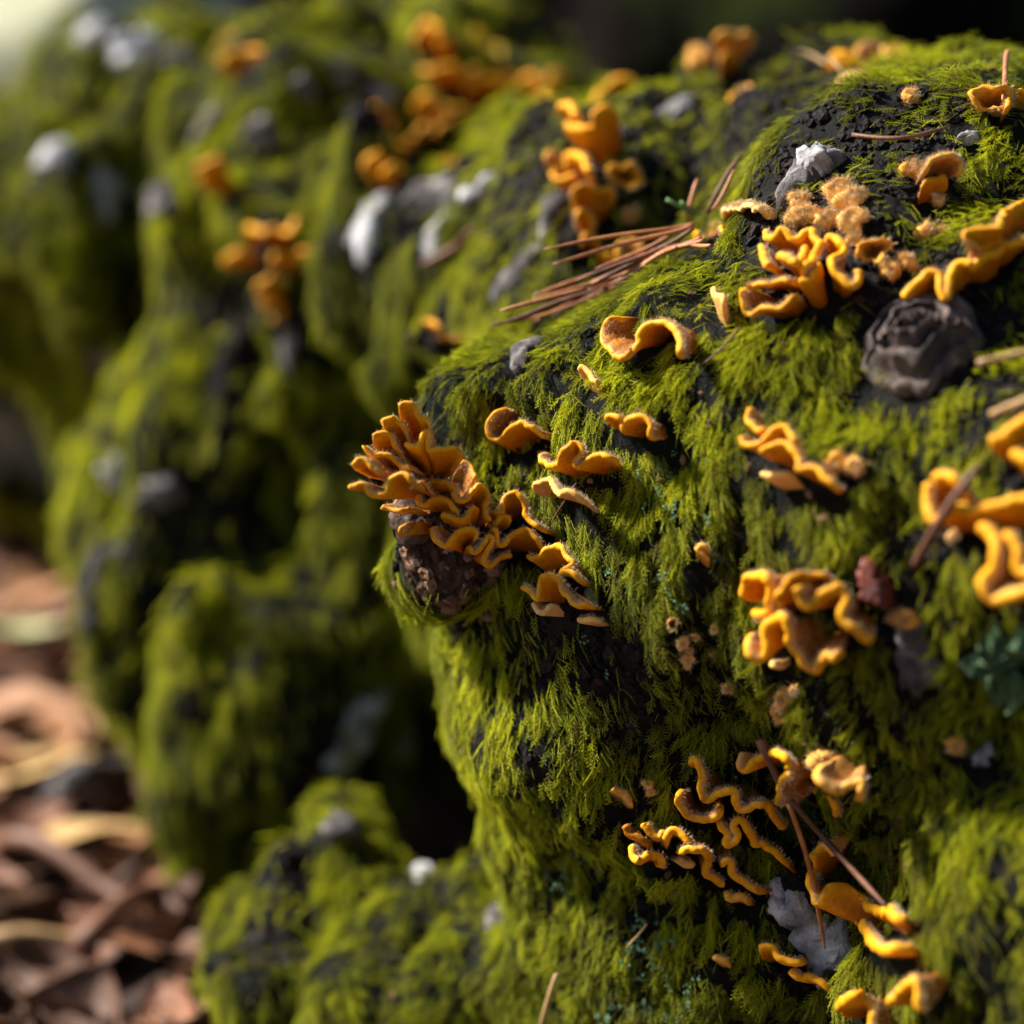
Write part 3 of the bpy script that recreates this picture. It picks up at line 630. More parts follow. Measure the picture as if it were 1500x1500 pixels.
# --- near flank
fungus('stepped orange fungus with three stacked lips running down the moss', [([(1094, 590), (1096, 617), (1110, 628), (1125, 621)], dict(L=.009)), ([(1089, 634), (1093, 650), (1114, 648), (1130, 630), (1148, 623), (1159, 637), (1164, 650)], dict(L=.010)),
        ([(1105, 664), (1122, 656), (1148, 650), (1166, 664), (1174, 678), (1170, 693), (1184, 687), (1199, 682), (1211, 700), (1228, 718)], dict(L=.010)), ([(1108, 690), (1122, 700), (1142, 698), (1158, 690)], dict(L=.006, pale=.55))], G4)
fungus('round orange fungus bud next to the stepped fungus', [(1223, 684, 17, dict(pale=.15))], G7)
fungus('small pale-tipped fungus bud beyond the round one by the stepped fungus', [(1254, 683, 13, dict(pale=.4))], G7)
fungus('thick knotted orange fungus of fat folded ribbons, largest on the near flank', [([(1086, 884), (1087, 856), (1103, 843), (1122, 847), (1131, 869), (1125, 892), (1108, 903), (1094, 897)], dict(L=.010, lip=.0010)),
        ([(1090, 922), (1097, 950), (1111, 964), (1126, 952), (1122, 926), (1137, 903), (1152, 907), (1155, 928), (1160, 951), (1177, 972), (1192, 980), (1207, 966), (1234, 964)], dict(L=.011, lip=.0011)),
        ([(1160, 848), (1166, 867), (1178, 888), (1207, 873), (1232, 858), (1241, 880), (1229, 906), (1243, 920), (1264, 934), (1281, 937)], dict(L=.011, lip=.0010)), ([(1137, 884), (1147, 863), (1161, 842), (1186, 841), (1214, 844)], dict(L=.010)), ([(1120, 970), (1136, 976), (1156, 972)], dict(L=.006, pale=.5))], G4)
fungus('pea-sized orange fungus bud against black bark by the knotted fungus', [(1327, 903, 17, dict(pale=.1)), (1308, 903, 8, dict(pale=.4))], G7)
for x, y, r, c in [(985, 915, 9, True), (999, 942, 11, False), (1006, 966, 11, False), (1018, 933, 7, False), (1048, 921, 9, False), (1047, 958, 6, False), (1068, 1005, 12, False), (1008, 952, 7, False)]:
    fungus('tiny cream fungus bead sprouting from moss where the burl turns under', [(x, y, r, dict(cup=c, pale=.65, hair=.5))], 'cream beads under the burl')
fungus('pale yellow two-tiered fungus bud below the knotted fungus', [(1150, 1020, 15, dict(pale=.6)), (1149, 1043, 17, dict(pale=.35)), (1165, 1010, 9, dict(pale=.5))], G4)
fungus('big blurred orange fungus mass with drooping lobes beside a brown stick', [([(1352, 700), (1356, 735), (1372, 764), (1395, 748), (1440, 742), (1480, 737), (1530, 728)], dict(L=.011, lip=.0011)), ([(1362, 712), (1380, 696), (1402, 706), (1412, 730)], dict(L=.011, lip=.0010)),
        ([(1436, 762), (1452, 790), (1456, 826), (1438, 856), (1452, 878), (1484, 868), (1520, 860)], dict(L=.011, lip=.0012)), ([(1470, 772), (1490, 800), (1495, 840), (1530, 830)], dict(L=.010, lip=.0011))], G4)
fungus('blurred orange fungus lobe above the drooping mass, by the stick end', [([(1443, 648), (1468, 644), (1492, 624), (1515, 612)], dict(L=.010, lip=.0012)), ([(1478, 660), (1500, 668), (1520, 690)], dict(L=.010, lip=.0012))], G4)
fungus('cream fungus dot under the drooping orange mass', [(1398, 785, 10, dict(pale=.7)), (1410, 770, 7, dict(pale=.7))], G7)
# --- foot
fungus('meandering orange ribbon fungus with a hooked tip, above the foot chain', [([(1000, 1114), (1014, 1111), (1025, 1134), (1030, 1166), (1048, 1167), (1066, 1156), (1081, 1155), (1077, 1177), (1085, 1191), (1103, 1180), (1125, 1180), (1132, 1195), (1155, 1214)], dict(L=.009)), ([(998, 1155), (997, 1177), (1004, 1195), (1026, 1200), (1048, 1193), (1053, 1178)], dict(L=.009))], G5)
fungus('jagged zigzag orange fungus under the meandering ribbon', [([(1044, 1202), (1055, 1213), (1066, 1224), (1063, 1243), (1077, 1229), (1071, 1211), (1086, 1204), (1103, 1223), (1104, 1239), (1121, 1235), (1136, 1246), (1148, 1262)], dict(L=.009))], G5)
fungus('orange fungus crossed by a brown needle, with a wide looping margin', [([(1059, 1103), (1070, 1118), (1088, 1125), (1107, 1111), (1121, 1103), (1137, 1101), (1151, 1114), (1154, 1136), (1140, 1155), (1141, 1173), (1162, 1174), (1173, 1158), (1195, 1155), (1213, 1166), (1224, 1184), (1220, 1202)], dict(L=.011))], G5)
fungus('blurred pale-topped fungus of two knobs and a curl, beyond the crossed one', [(1210, 1113, 20, dict(pale=.35)), ([(1193, 1129), (1202, 1147), (1224, 1160), (1242, 1151), (1262, 1143), (1262, 1158), (1254, 1178)], dict(L=.010, pale=.2))], G5)
fungus('two-arched orange fungus starting the chain next to the withered cap', [([(940, 1199), (945, 1213), (964, 1222), (974, 1213)], dict(L=.007)), ([(971, 1239), (975, 1224), (989, 1215), (1004, 1228), (1002, 1239)], dict(L=.008))], G5)
fungus('twisted orange fungus in the middle of the foot chain', [([(991, 1250), (1008, 1243), (1029, 1242), (1038, 1257), (1035, 1279), (1048, 1294), (1064, 1300)], dict(L=.009)), ([(993, 1258), (1004, 1266), (1014, 1262)], dict(L=.006, pale=.5))], G5)
fungus('hooded orange fungus with a ragged hem, ending the foot chain', [([(1053, 1272), (1063, 1261), (1074, 1265), (1078, 1283), (1092, 1298), (1111, 1309)], dict(L=.009)), ([(1062, 1304), (1071, 1317), (1086, 1312), (1098, 1322)], dict(L=.007, pale=.2))], G5)
fungus('withered rust-brown fungus cap over a small curled orange lip', [([(911, 1207), (922, 1222), (940, 1228), (957, 1233)], dict(dark=.75, L=.008, hair=.3)), ([(922, 1240), (934, 1261), (949, 1251), (966, 1254), (972, 1273)], dict(L=.007))], G5)
fungus('tiny orange fungus scraps in the moss above the withered cap', [([(896, 1150), (905, 1160), (914, 1168)], dict(L=.004, pale=.3)), ([(908, 1158), (916, 1172), (925, 1178)], dict(L=.004, pale=.4))], G5)
fungus('pale peach fungus bud upright in moss near the tiny scraps', [(949, 1146, 9, dict(pale=.75, hair=.3)), (954, 1160, 8, dict(pale=.6, hair=.3))], G7)
fungus('large blurred orange fungus with a tall hood and a long curling margin over pale bark', [([(1195, 1270), (1196, 1250), (1213, 1242), (1229, 1258)], dict(L=.011, lip=.0012)), ([(1188, 1268), (1190, 1310), (1198, 1324), (1217, 1302), (1239, 1300), (1257, 1311), (1275, 1331), (1301, 1334), (1313, 1344)], dict(L=.012, lip=.0012)), ([(1246, 1333), (1262, 1353), (1277, 1378), (1294, 1391), (1325, 1382)], dict(L=.011, lip=.0012))], G5)
fungus('pale blurred fungus bud at the end of the large hooded one', [(1330, 1356, 13, dict(pale=.6))], G7)
fungus('low orange fungus on dark wood at the edge of the pale bark', [([(1110, 1394), (1122, 1383), (1134, 1384), (1141, 1400), (1158, 1408), (1177, 1404)], dict(L=.009)), ([(1152, 1418), (1173, 1433), (1187, 1427), (1207, 1442)], dict(L=.008))], G5)
fungus('thin orange fungus thread in the moss above the low one on dark wood', [([(1046, 1397), (1056, 1403), (1070, 1413)], dict(L=.005, pale=.25))], G5)
fungus('blurred orange fungus arch at the bottom of the log below the pale bark', [([(1232, 1490), (1234, 1466), (1253, 1454), (1271, 1468), (1276, 1500), (1276, 1530)], dict(L=.010, lip=.0012))], G5)
fungus('blurred orange fungus with a forked crest at the bottom of the log', [([(1297, 1466), (1317, 1454), (1338, 1432), (1346, 1462), (1353, 1488)], dict(L=.010))], G5)
fungus('little blurred orange fungus button alone on the shaded near flank', [(1400, 1090, 13, dict(pale=.1, stretch=1.4))], G7)
# --- far part
FB = dict(L=.011, lip=.0012, hair=0)
def far(label, caps): fungus(label, [(c, FB) if isinstance(c, list) else c for c in caps], G6)
far('blurred orange fungus cluster on the mossy hump above the grey bark', [[(532, 186), (540, 165), (562, 160), (578, 186)], [(570, 192), (590, 207), (614, 196), (622, 176)], [(603, 158), (622, 138), (645, 150)], [(640, 188), (658, 182), (662, 162), (646, 158)], [(550, 200), (575, 212), (600, 215)], [(660, 168), (680, 160), (700, 166)]])
far('two little blurred orange fungus caps under the cluster on the mossy hump', [[(530, 250), (540, 232), (556, 226), (566, 240)], [(560, 256), (572, 244), (586, 250)]])
far('single blurred orange fungus lip above the grey bark patch', [[(638, 250), (652, 236), (672, 240), (682, 250)]])
far('blurred orange fungus with three tiers hanging on the far mossy flank', [[(358, 352), (366, 334), (384, 340), (402, 336), (424, 340), (438, 320)], [(398, 392), (404, 376), (428, 374), (455, 364), (474, 374), (480, 392)], [(376, 432), (380, 416), (398, 408), (408, 420)], [(380, 446), (398, 436), (410, 420)], [(395, 470), (408, 460), (420, 448)]])
far('small brownish blurred fungus beside the three-tiered one', [[(328, 386), (338, 374), (352, 368)]])
far('small blurred orange fungus high on the far flank', [[(284, 252), (298, 242), (312, 238), (322, 226)], [(292, 262), (304, 258)]])
far('blurred orange fungus tuft at the far grey crest', [[(316, 82), (328, 60), (352, 54), (376, 64)], [(322, 92), (338, 78), (358, 84)], [(355, 78), (375, 72), (386, 80)]])
far('long row of blurred orange fungus shelves along the dark crest', [[(610, 98), (632, 104), (656, 96), (680, 106), (704, 100)], [(684, 126), (704, 112), (730, 118), (752, 108)], [(755, 126), (778, 112), (800, 122), (822, 126)], [(690, 92), (706, 74), (726, 66), (738, 84)], [(768, 108), (778, 86), (796, 92)], [(800, 124), (814, 106), (832, 112)]])
far('two blurred tan fungus caps at the top edge of the far crest', [[(602, 60), (622, 34), (646, 44)], [(640, 62), (660, 50)], [(672, 70), (694, 46), (716, 58)]])
far('pale blurred fungus trail winding through the notch of the crest', [[(780, 152), (796, 140), (812, 150)], [(814, 160), (832, 152), (844, 172)], [(824, 178), (850, 190), (880, 182)], [(868, 150), (880, 136), (900, 142)], [(884, 132), (902, 116), (932, 116)], [(862, 170), (884, 160), (904, 162)]])
fungus('plump yellow-orange fungus of two folds by the dark hollow', [([(797, 240), (799, 226), (812, 224), (820, 240), (816, 252), (806, 250)], dict(L=.010, lip=.0010)), ([(826, 250), (828, 230), (842, 226), (856, 238), (862, 258)], dict(L=.010, lip=.0010)), ([(802, 252), (822, 262), (840, 258)], dict(L=.009))], G6)
fungus('square-mouthed orange fungus cup by the dark hollow', [(915, 259, 21, dict(cup=True, pale=.05))], G6)
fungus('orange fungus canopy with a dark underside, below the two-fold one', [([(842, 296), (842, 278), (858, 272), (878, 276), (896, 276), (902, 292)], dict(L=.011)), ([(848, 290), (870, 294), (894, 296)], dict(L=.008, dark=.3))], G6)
fungus('narrow orange fungus peeping out under the canopy-shaped one', [([(843, 324), (846, 308), (860, 310), (872, 334)], dict(L=.010)), ([(848, 352), (862, 342), (876, 354)], dict(L=.009))], G6)
fungus('pale orange fungus button on black bark near the needles', [(925, 320, 13, dict(pale=.4, tilt=(0, .3)))], G7)
fungus('arched orange fungus half hidden behind the needle bundle', [([(902, 378), (904, 362), (918, 352), (936, 354), (944, 368)], dict(L=.010)), ([(870, 374), (884, 368), (900, 376)], dict(L=.008))], G6)
fungus('small rusty fungus scrap in the gap behind the mossy hump', [([(618, 480), (630, 472), (640, 486)], dict(L=.007, dark=.25)), ([(640, 496), (656, 492), (674, 498)], dict(L=.006, dark=.45))], G6)

# ------------------------------------------------------------------ pieces of bark, knot, stub, lichen on the log
def patch(name, px, py, rx, ry, ang, m, parent=None, hgt=.0020, fn=None, rings=9, seg=36, rough=.42, seed=0, sink=.001, taper=0):
    p, n, d = hit(px, py)
    if p is None: print('miss patch', px, py); return None
    zc = to_pix(p)[2]; s = K * zc
    # axes on the surface that look like the photo's across / down
    X = (RGT - n * RGT.dot(n)).normalized(); Y = n.cross(X).normalized()
    if Y.dot(UPV) < 0: Y = -Y
    fx = max(.35, abs(X.dot(RGT))); fy = max(.35, abs(Y.dot(UPV)))
    V = []; rg = np.random.default_rng(seed + 5); ph = rg.uniform(0, 6, 6)
    for k in range(rings + 1):
        r = k / rings
        for a in range(seg):
            t = a / seg * 2 * math.pi
            w = 1 + rough * (.5 * math.sin(2 * t + ph[0]) + .35 * math.sin(3 * t + ph[1]) + .3 * math.sin(5 * t + ph[2]) + .25 * math.sin(9 * t + ph[3]) + .2 * math.sin(13 * t + ph[4]))
            cx, cy = math.cos(t) * r * w * rx, math.sin(t) * r * w * ry; cx *= 1 - taper * (cy / ry)
            ca, sa = math.cos(ang), math.sin(ang); ux, uy = cx * ca - cy * sa, cx * sa + cy * ca
            q, nn = near(p + X * (ux * s / fx) + Y * (uy * s / fy))
            hh = hgt * (1 - r ** 6) if fn is None else fn(r, t, cx / rx, cy / ry)
            hh += hgt * .25 * float(vnoise(np.array([tuple(q)]), 260, seed)[0])
            V.append(q + nn * (hh - (sink if k == rings else 0)))
    F = [(k * seg + a, k * seg + (a + 1) % seg, (k + 1) * seg + (a + 1) % seg, (k + 1) * seg + a) for k in range(rings) for a in range(seg)]
    o = new_mesh(name, np.array([tuple(v) for v in V]), F, m)
    if name != 'lichen': FOOT.extend(V[:-2 * seg:2])
    if parent is not None: child(o, parent)
    return o
PLATES = [(540, 335, 24, 48, -.2, 0, .004), (655, 290, 62, 34, .35, 1, .005), (640, 345, 18, 34, -.6, 0, .004), (705, 282, 26, 16, .3, 0, .004), (760, 400, 46, 16, .4, 1, .003), (815, 318, 24, 30, 0, 1, .005),
          (1185, 262, 46, 30, .55, 1, .005), (1196, 250, 22, 26, -.5, 0, .007), (995, 170, 40, 22, .2, 1, .005), (905, 200, 18, 12, .2, 0, .004), (480, 490, 13, 22, .3, 0, .005), (462, 462, 12, 16, .2, 0, .005), (425, 500, 16, 40, 0, 1, .004),
          (80, 238, 26, 30, .5, 0, .007), (155, 290, 26, 42, -.3, 0, .007), (160, 525, 24, 44, .2, 1, .006), (385, 200, 30, 26, 0, 1, .007), (520, 128, 36, 22, .2, 1, .006), (440, 130, 22, 18, 0, 1, .006), (240, 300, 22, 40, -.2, 1, .006),
          (200, 75, 40, 40, .3, 0, .007), (140, 60, 24, 24, .3, 0, .007), (270, 100, 40, 26, .5, 1, .007), (310, 190, 22, 34, -.5, 1, .006), (235, 725, 34, 28, .1, 1, .006), (180, 690, 26, 34, .4, 0, .006), (145, 880, 26, 90, -.1, 1, .006),
          (515, 1075, 22, 78, -.38, 0, .005), (592, 1090, 14, 34, .1, 0, .005), (622, 1282, 24, 34, .5, 0, .005), (592, 1185, 14, 12, 0, 0, .005), (500, 1215, 24, 16, .2, 1, .005), (735, 1345, 26, 14, .3, 1, .004),
          (1205, 1375, 44, 66, .15, 0, .004), (1155, 1335, 20, 28, .7, 0, .004), (1140, 1300, 12, 12, 0, 0, .003), (1440, 1105, 16, 20, 0, 1, .003), (1345, 960, 36, 56, .2, 1, .003), (1420, 205, 20, 8, .3, 0, .003), (770, 518, 24, 20, .2, 1, .003)]
for k, (x, y, rx, ry, a, dk, hg) in enumerate(PLATES):
    patch('bark_plate', x, y, rx, ry, a, M_PLATE_D if dk else M_PLATE, log, hg * .8, seed=k)
kn = patch('knot', 1350, 512, 82, 76, .2, M_KNOT, log, .0014, fn=lambda r, t, x, y: .009 * (1 - r * r) ** .8 + .0022 * math.sin(r * 23 + 1.2 * math.sin(t + 1) + .4 * math.sin(5 * t)) * (1 - r ** 4), rings=34, seg=44, rough=.15, seed=70)
for k, (x, y, rx, ry) in enumerate([(1110, 1300, 22, 22)]): pass
st = patch('rotten_stub', 600, 770, 30, 26, 0, M_WOODB, log, .003, seed=81)
def lichen(x, y, r, label, seed):
    o = patch('lichen', x, y, r, r, 0, M_LICHEN, None, .0035, seed=seed, rough=.6, rings=8, seg=40, fn=lambda rr, t, a, b: .0035 + .0016 * math.sin(7 * t + rr * 9) * rr + .0015 * math.sin(19 * a) * math.sin(17 * b))
    if o: tag(o, label, 'lichen')
lichen(1475, 965, 46, 'leafy blue-green lichen rosette on dark bark of the near flank', 91)
o = patch('leaf_scrap', 1286, 852, 26, 32, .4, M_RED, None, .005, seed=95, rough=.4)
if o: tag(o, 'dark red scrap of leaf caught in moss above the knotted fungus', 'leaf')
# specks of blue-green lichen in the moss
def speck(seed):
    rg = random.Random(seed); V, F = [], []
    for q in range(5):
        b = len(V); c = Vector((rg.gauss(0, .0005), rg.gauss(0, .0005), rg.uniform(.0018, .0034)))
        for a in range(6):
            t = a / 6 * 6.283; r = rg.uniform(.0002, .00045); V.append(c + Vector((math.cos(t) * r, math.sin(t) * r, rg.uniform(-.0002, .0002))))
        F.append(list(range(b, b + 6)))
    return loose('lichen_speck', V, F, M_SPECK)
LS = []
for x, y, r, n in [(980, 730, 60, 16), (940, 1375, 50, 22), (830, 1275, 40, 12), (1015, 1480, 40, 8), (860, 920, 60, 5), (1190, 1215, 25, 5), (1000, 860, 60, 5), (930, 1480, 40, 10)]:
    for _ in range(n):
        h, nn, d = hit(random.gauss(x, r * .55), random.gauss(y, r * .55))
        if h: LS.append((h, nn))
Pl = np.array([tuple(a[0]) for a in LS]); Nl = np.array([tuple(a[1]) for a in LS]); rr = RNG.normal(size=Pl.shape)
Xl = rr - Nl * (rr * Nl).sum(1)[:, None]; Xl /= np.linalg.norm(Xl, axis=1)[:, None]
instancer('lichen_specks', Pl, euler(np.stack([Xl, np.cross(Nl, Xl), Nl], -1)), RNG.uniform(.6, 1.3, len(Pl)), np.ones(len(Pl)), RNG.integers(0, 3, len(Pl)), [speck(k) for k in range(3)], 'blue-green lichen specks sprinkled through the moss', 'lichen')

# ------------------------------------------------------------------ needles and sticks
def tube(pts, rads, ns=6):
    P = [Vector(p) for p in pts]; V, F = [], []; up = Vector((.3, .2, 1)).normalized()
    for i, p in enumerate(P):
        t = (P[min(i + 1, len(P) - 1)] - P[max(i - 1, 0)]).normalized(); a = t.cross(up).normalized(); b = a.cross(t)
        for k in range(ns): V.append(p + (a * math.cos(k / ns * 6.2832) + b * math.sin(k / ns * 6.2832)) * rads[i])
    for i in range(len(P) - 1):
        for k in range(ns): F.append((i * ns + k, i * ns + (k + 1) % ns, (i + 1) * ns + (k + 1) % ns, (i + 1) * ns + k))
    F += [tuple(range(ns - 1, -1, -1)), tuple(range((len(P) - 1) * ns, len(P) * ns))]
    return np.array([tuple(v) for v in V]), F
def needle(pix, label, m=None, r=.00052, lift=.0065, group=None, name='pine_needle', tip=.35, knob=False, zmax=None):
    ends = []
    for q in pix:
        h, n, d = hit(q[0], q[1]); lf = q[2] if len(q) > 2 else lift
        if zmax and (h is None or to_pix(h)[2] > zmax): ends.append(W(q[0], q[1], zmax)); continue
        if h is None:
            ends.append(None); continue
        ends.append(h - d * (lf / max(.45, -d.dot(n))))
    zs = [to_pix(e)[2] for e in ends if e is not None]
    if not zs: print('miss needle', label); return
    ends = [e if e is not None else W(q[0], q[1], sum(zs) / len(zs)) for e, q in zip(ends, pix)]
    c = catmull([tuple(e) for e in ends], .0025); out = []
    for i, p in enumerate(c):
        q, n = near(p); dd = (Vector(p) - q).dot(n)
        w = .0052
        out.append(Vector(p) + n * max(0, w - dd) if (Vector(p) - q).length < .02 and dd < w else Vector(p))
    out = [Vector(v) for v in smooth(np.array([tuple(v) for v in out]), 3)]
    n = len(out); rad = [r * (1 - (1 - tip) * max(0, (i / (n - 1) - .75) / .25)) * (1.5 if knob and i < 2 else 1) for i in range(n)]
    V, F = tube(out, rad); o = new_mesh(name, V, F, m or M_NEEDLE)
    tag(o, label, 'needle' if name == 'pine_needle' else 'stick', group); return o
NG = 'brown needles in the bundle on the hump'
nd = [([(1030, 330, .007), (900, 345), (788, 367)], 'topmost brown pine needle of the bundle, pointing toward the two-fold fungus'),
      ([(1030, 334, .007), (930, 352), (800, 390)], 'brown pine needle just under the topmost one of the bundle'),
      ([(1022, 340, .007), (960, 360), (862, 398)], 'brown pine needle crossing the middle of the bundle'),
      ([(1036, 345, .007), (950, 372), (835, 415)], 'long brown pine needle through the heart of the bundle'),
      ([(1040, 352, .007), (940, 395), (770, 440)], 'long brown pine needle sloping down the bundle onto the moss'),
      ([(1044, 356, .007), (955, 398), (885, 432)], 'thick short brown pine needle in the lower half of the bundle'),
      ([(1050, 362, .007), (960, 405), (850, 425)], 'brown pine needle in the lower half of the bundle, bent at its middle'),
      ([(900, 418), (800, 448), (712, 494)], 'lowest brown pine needle of the bundle, its tip resting on moss'),
      ([(935, 405), (820, 455), (742, 475)], 'brown pine needle beside the lowest one of the bundle'),
      ([(870, 420), (790, 440), (722, 458)], 'pale-tipped brown pine needle near the lowest ones of the bundle'),
      ([(1000, 378), (930, 400), (850, 440)], 'dark brown pine needle across the lower bundle'),
      ([(1040, 330, .007), (1075, 290, .008), (1114, 236, .006)], 'brown pine needle rising past the pale hairy fungus cap'),
      ([(1046, 326, .007), (1085, 285, .008), (1106, 246, .006)], 'brown pine needle rising beside the long rising one'),
      ([(1002, 330), (1015, 285, .008), (1024, 252, .008)], 'upright brown pine needle behind the green one')]
for k in range(7):
    x0 = random.uniform(930, 1040); y0 = 350 + (1040 - x0) * .30 + random.uniform(-12, 16); ln = random.uniform(90, 250); sl = random.uniform(.28, .52)
    nd.append(([(x0, y0, .0075), (x0 - ln * .5, y0 + ln * .5 * sl - 4, .0075), (x0 - ln, y0 + ln * sl)], 'loose brown pine needle tangled among the others of the bundle'))
for k, (p, l) in enumerate(nd): needle(p, l, [M_NEEDLE, M_NEEDLE, M_NEEDLE, M_NEEDLE_D][k % 4], .00048 + .0001 * (k % 2), .0065, NG, zmax=random.uniform(.476, .492))
needle([(968, 288, .009), (995, 302, .008), (1030, 322, .007)], 'green pine needle sticking out by the folded fungus', M_NEEDLE_G, .00055, zmax=.49)
needle([(990, 290, .008), (1012, 308, .007), (1032, 318, .007)], 'shorter green pine needle lying along the longer green one', M_NEEDLE_G, .0005, zmax=.49)
needle([(612, 392), (660, 368), (710, 338)], 'blurred reddish pine needle across grey bark', M_NEEDLE_D, .0011, .006)
needle([(1240, 196), (1320, 204), (1400, 182)], 'thin brown needle lying on dark bark near the crest', M_NEEDLE_D, .0005)
needle([(1108, 1070, .009), (1128, 1118, .014), (1152, 1168, .016)], 'brown needle stalk resting on the looping orange fungus', M_NEEDLE_D, .0008, name='pine_needle', tip=.9, knob=True)
needle([(1152, 1166, .016), (1225, 1248, .016), (1302, 1332, .016)], 'thick brown needle slanting from the looping fungus to the hooded one', M_NEEDLE_D, .0007)
needle([(1152, 1168, .016), (1186, 1268, .016), (1210, 1398, .008)], 'thin brown needle hanging from the looping fungus over pale bark', M_NEEDLE, .00055)
needle([(1336, 835, .006), (1380, 755, .012), (1442, 672, .012)], 'blurred brown stick behind the drooping orange mass', M_NEEDLE_D, .0009, name='stick', tip=.9)
needle([(1442, 612, .008), (1475, 596, .009), (1530, 575, .010)], 'blurred tan needle near the shaded knot', M_NEEDLE_T, .0007)
needle([(1420, 535, .010), (1465, 524, .011), (1530, 510, .012)], 'blurred tan needle crossing the grey knot', M_NEEDLE_T, .0008)
needle([(1478, 30), (1474, 80, .012), (1468, 150, .006)], 'upright reddish twig at the crest by the ring-shaped fungus', M_NEEDLE, .0006, name='stick')
needle([(1134, 58, .012), (1190, 80, .010), (1240, 118, .006)], 'blurred tan needle bowed over the mossy crest', M_NEEDLE_T, .0005)
needle([(818, 1420, .005), (804, 1460, .007), (788, 1520, .008)], 'tan needle hanging off the foot of the log', M_NEEDLE_T, .0006)
needle([(860, 700, .003), (838, 730, .003), (820, 770, .003)], 'fine brown thread of root in the moss of the burl', M_NEEDLE_D, .00022)
needle([(1100, 480, .003), (1060, 530, .003), (1020, 548, .003)], 'fine dark root thread in moss below the wide-mouthed cup', M_NEEDLE_D, .00025)
needle([(960, 1340, .003), (940, 1370, .003), (912, 1392, .004)], 'fine dead straw-coloured root in moss below the foot chain', M_NEEDLE_T, .00028)

# ------------------------------------------------------------------ fallen leaves, stones and what lies behind
LPROTO = []
def leaf_mesh(seed, ln, wd):
    rg = random.Random(seed); nx, ny = 10, 6; V, F = [], []; cu = rg.uniform(-.5, .9); fo = rg.uniform(.1, .5); tw = rg.uniform(-.5, .5)
    for s in (0, 1):
        for i in range(nx + 1):
            t = i / nx; w = wd * math.sin(math.pi * min(1, t * .97 + .02)) ** .75 * (1 - .25 * t)
            for j in range(ny + 1):
                q = j / ny * 2 - 1
                z = abs(q) * w * fo + ln * cu * (t - .5) ** 2 + tw * q * w * (t - .5) + .0008 * math.sin(9 * t + 5 * q) - s * .0003
                V.append((ln * (t - .5), q * w, z))
    n1 = (nx + 1) * (ny + 1)
    for s in (0, 1):
        for i in range(nx):
            for j in range(ny):
                a = s * n1 + i * (ny + 1) + j; f = (a, a + ny + 1, a + ny + 2, a + 1); F.append(f if s == 0 else f[::-1])
    ed = [i * (ny + 1) for i in range(nx + 1)] + [nx * (ny + 1) + j for j in range(1, ny + 1)] + [i * (ny + 1) + ny for i in range(nx - 1, -1, -1)] + [j for j in range(ny - 1, 0, -1)]
    for k in range(len(ed)): a, b = ed[k], ed[(k + 1) % len(ed)]; F.append((a, b, b + n1, a + n1))
    me = bpy.data.meshes.new('fallen_leaf'); me.from_pydata(V, [], F); me.polygons.foreach_set('use_smooth', [True] * len(F)); me.update()
    return me
MESHES = {}
def gz(x, y): return float(ground_height(np.array([x]), np.array([y]))[0])
def leaf(x, y, ln, col, label, group=None, rz=0, tilt=.2, up=.004, sh=0):
    key = (sh, col)
    if key not in MESHES:
        me = leaf_mesh(sh, .05, .014 + .004 * (sh % 3)); me.materials.append(M_LEAF[col]); MESHES[key] = me
    o = bpy.data.objects.new('fallen_leaf', MESHES[key]); COL.objects.link(o)
    o.location = (x, y, gz(x, y) + up); o.rotation_euler = (random.uniform(-tilt, tilt), random.uniform(-tilt, tilt), rz); s = ln / .05; o.scale = (s, s, s)
    return tag(o, label, 'leaf', group)
def ground_pt(px, py):
    d = pix_dir(px, py); t = -CAMZ / d.z; p = CAM + d * t; return p.x, p.y
for px, py, ln, c, lab, rz in [(60, 975, .055, 5, 'pale yellow-green fallen leaf on the litter beside the log', .2), (60, 1165, .045, 2, 'golden fallen leaf lying flat on the brown litter', .6), (115, 1265, .045, 2, 'tan fallen leaf near the dark twig on the litter', .3),
                               (60, 880, .06, 0, 'orange-brown fallen leaf tucked close to the foot of the log', .9), (20, 1090, .06, 0, 'rusty orange fallen leaf between the golden and the pale leaf', -.3), (130, 770, .06, 0, 'brown fallen leaf in the gap between stone and log', 1.0)]:
    x, y = ground_pt(px, py); leaf(x, y, ln, c, lab, None, rz, .25, .012, c + 1)
cnt = 0
for k in range(1400):
    px, py = random.uniform(-250, 620), random.uniform(700, 1650)
    x, y = ground_pt(px, py)
    if log_sdf(np.array([[x, y, .012]]))[0] < .006: continue
    if px > 360 and py < 1380: continue
    c = random.choice([0, 0, 1, 1, 3, 3, 4]) if py < 1300 else random.choice([1, 4, 4, 4, 3])
    lab = {0: 'orange-brown dead leaf in the blurred litter beside the log', 1: 'russet dead leaf in the blurred litter beside the log', 3: 'pinkish brown dead leaf in the blurred litter beside the log', 4: 'dark brown dead leaf in the blurred litter beside the log'}[c]
    leaf(x, y, random.uniform(.02, .042), c, lab, {0: 'orange-brown litter leaves', 1: 'russet litter leaves', 3: 'pinkish litter leaves', 4: 'dark litter leaves'}[c], random.uniform(0, 6.28), .45, random.uniform(.002, .010), random.randint(0, 4)); cnt += 1
    if cnt >= 280: break
for k in range(18):                                    # behind the log
    x, y = random.uniform(-1.0, -.45), random.uniform(1.5, 2.6)
    leaf(x, y, random.uniform(.04, .08), random.choice([0, 1, 3]), 'dead leaf on the forest floor behind the log', 'leaves behind the log', random.uniform(0, 6.28), .4, .006, random.randint(0, 4))
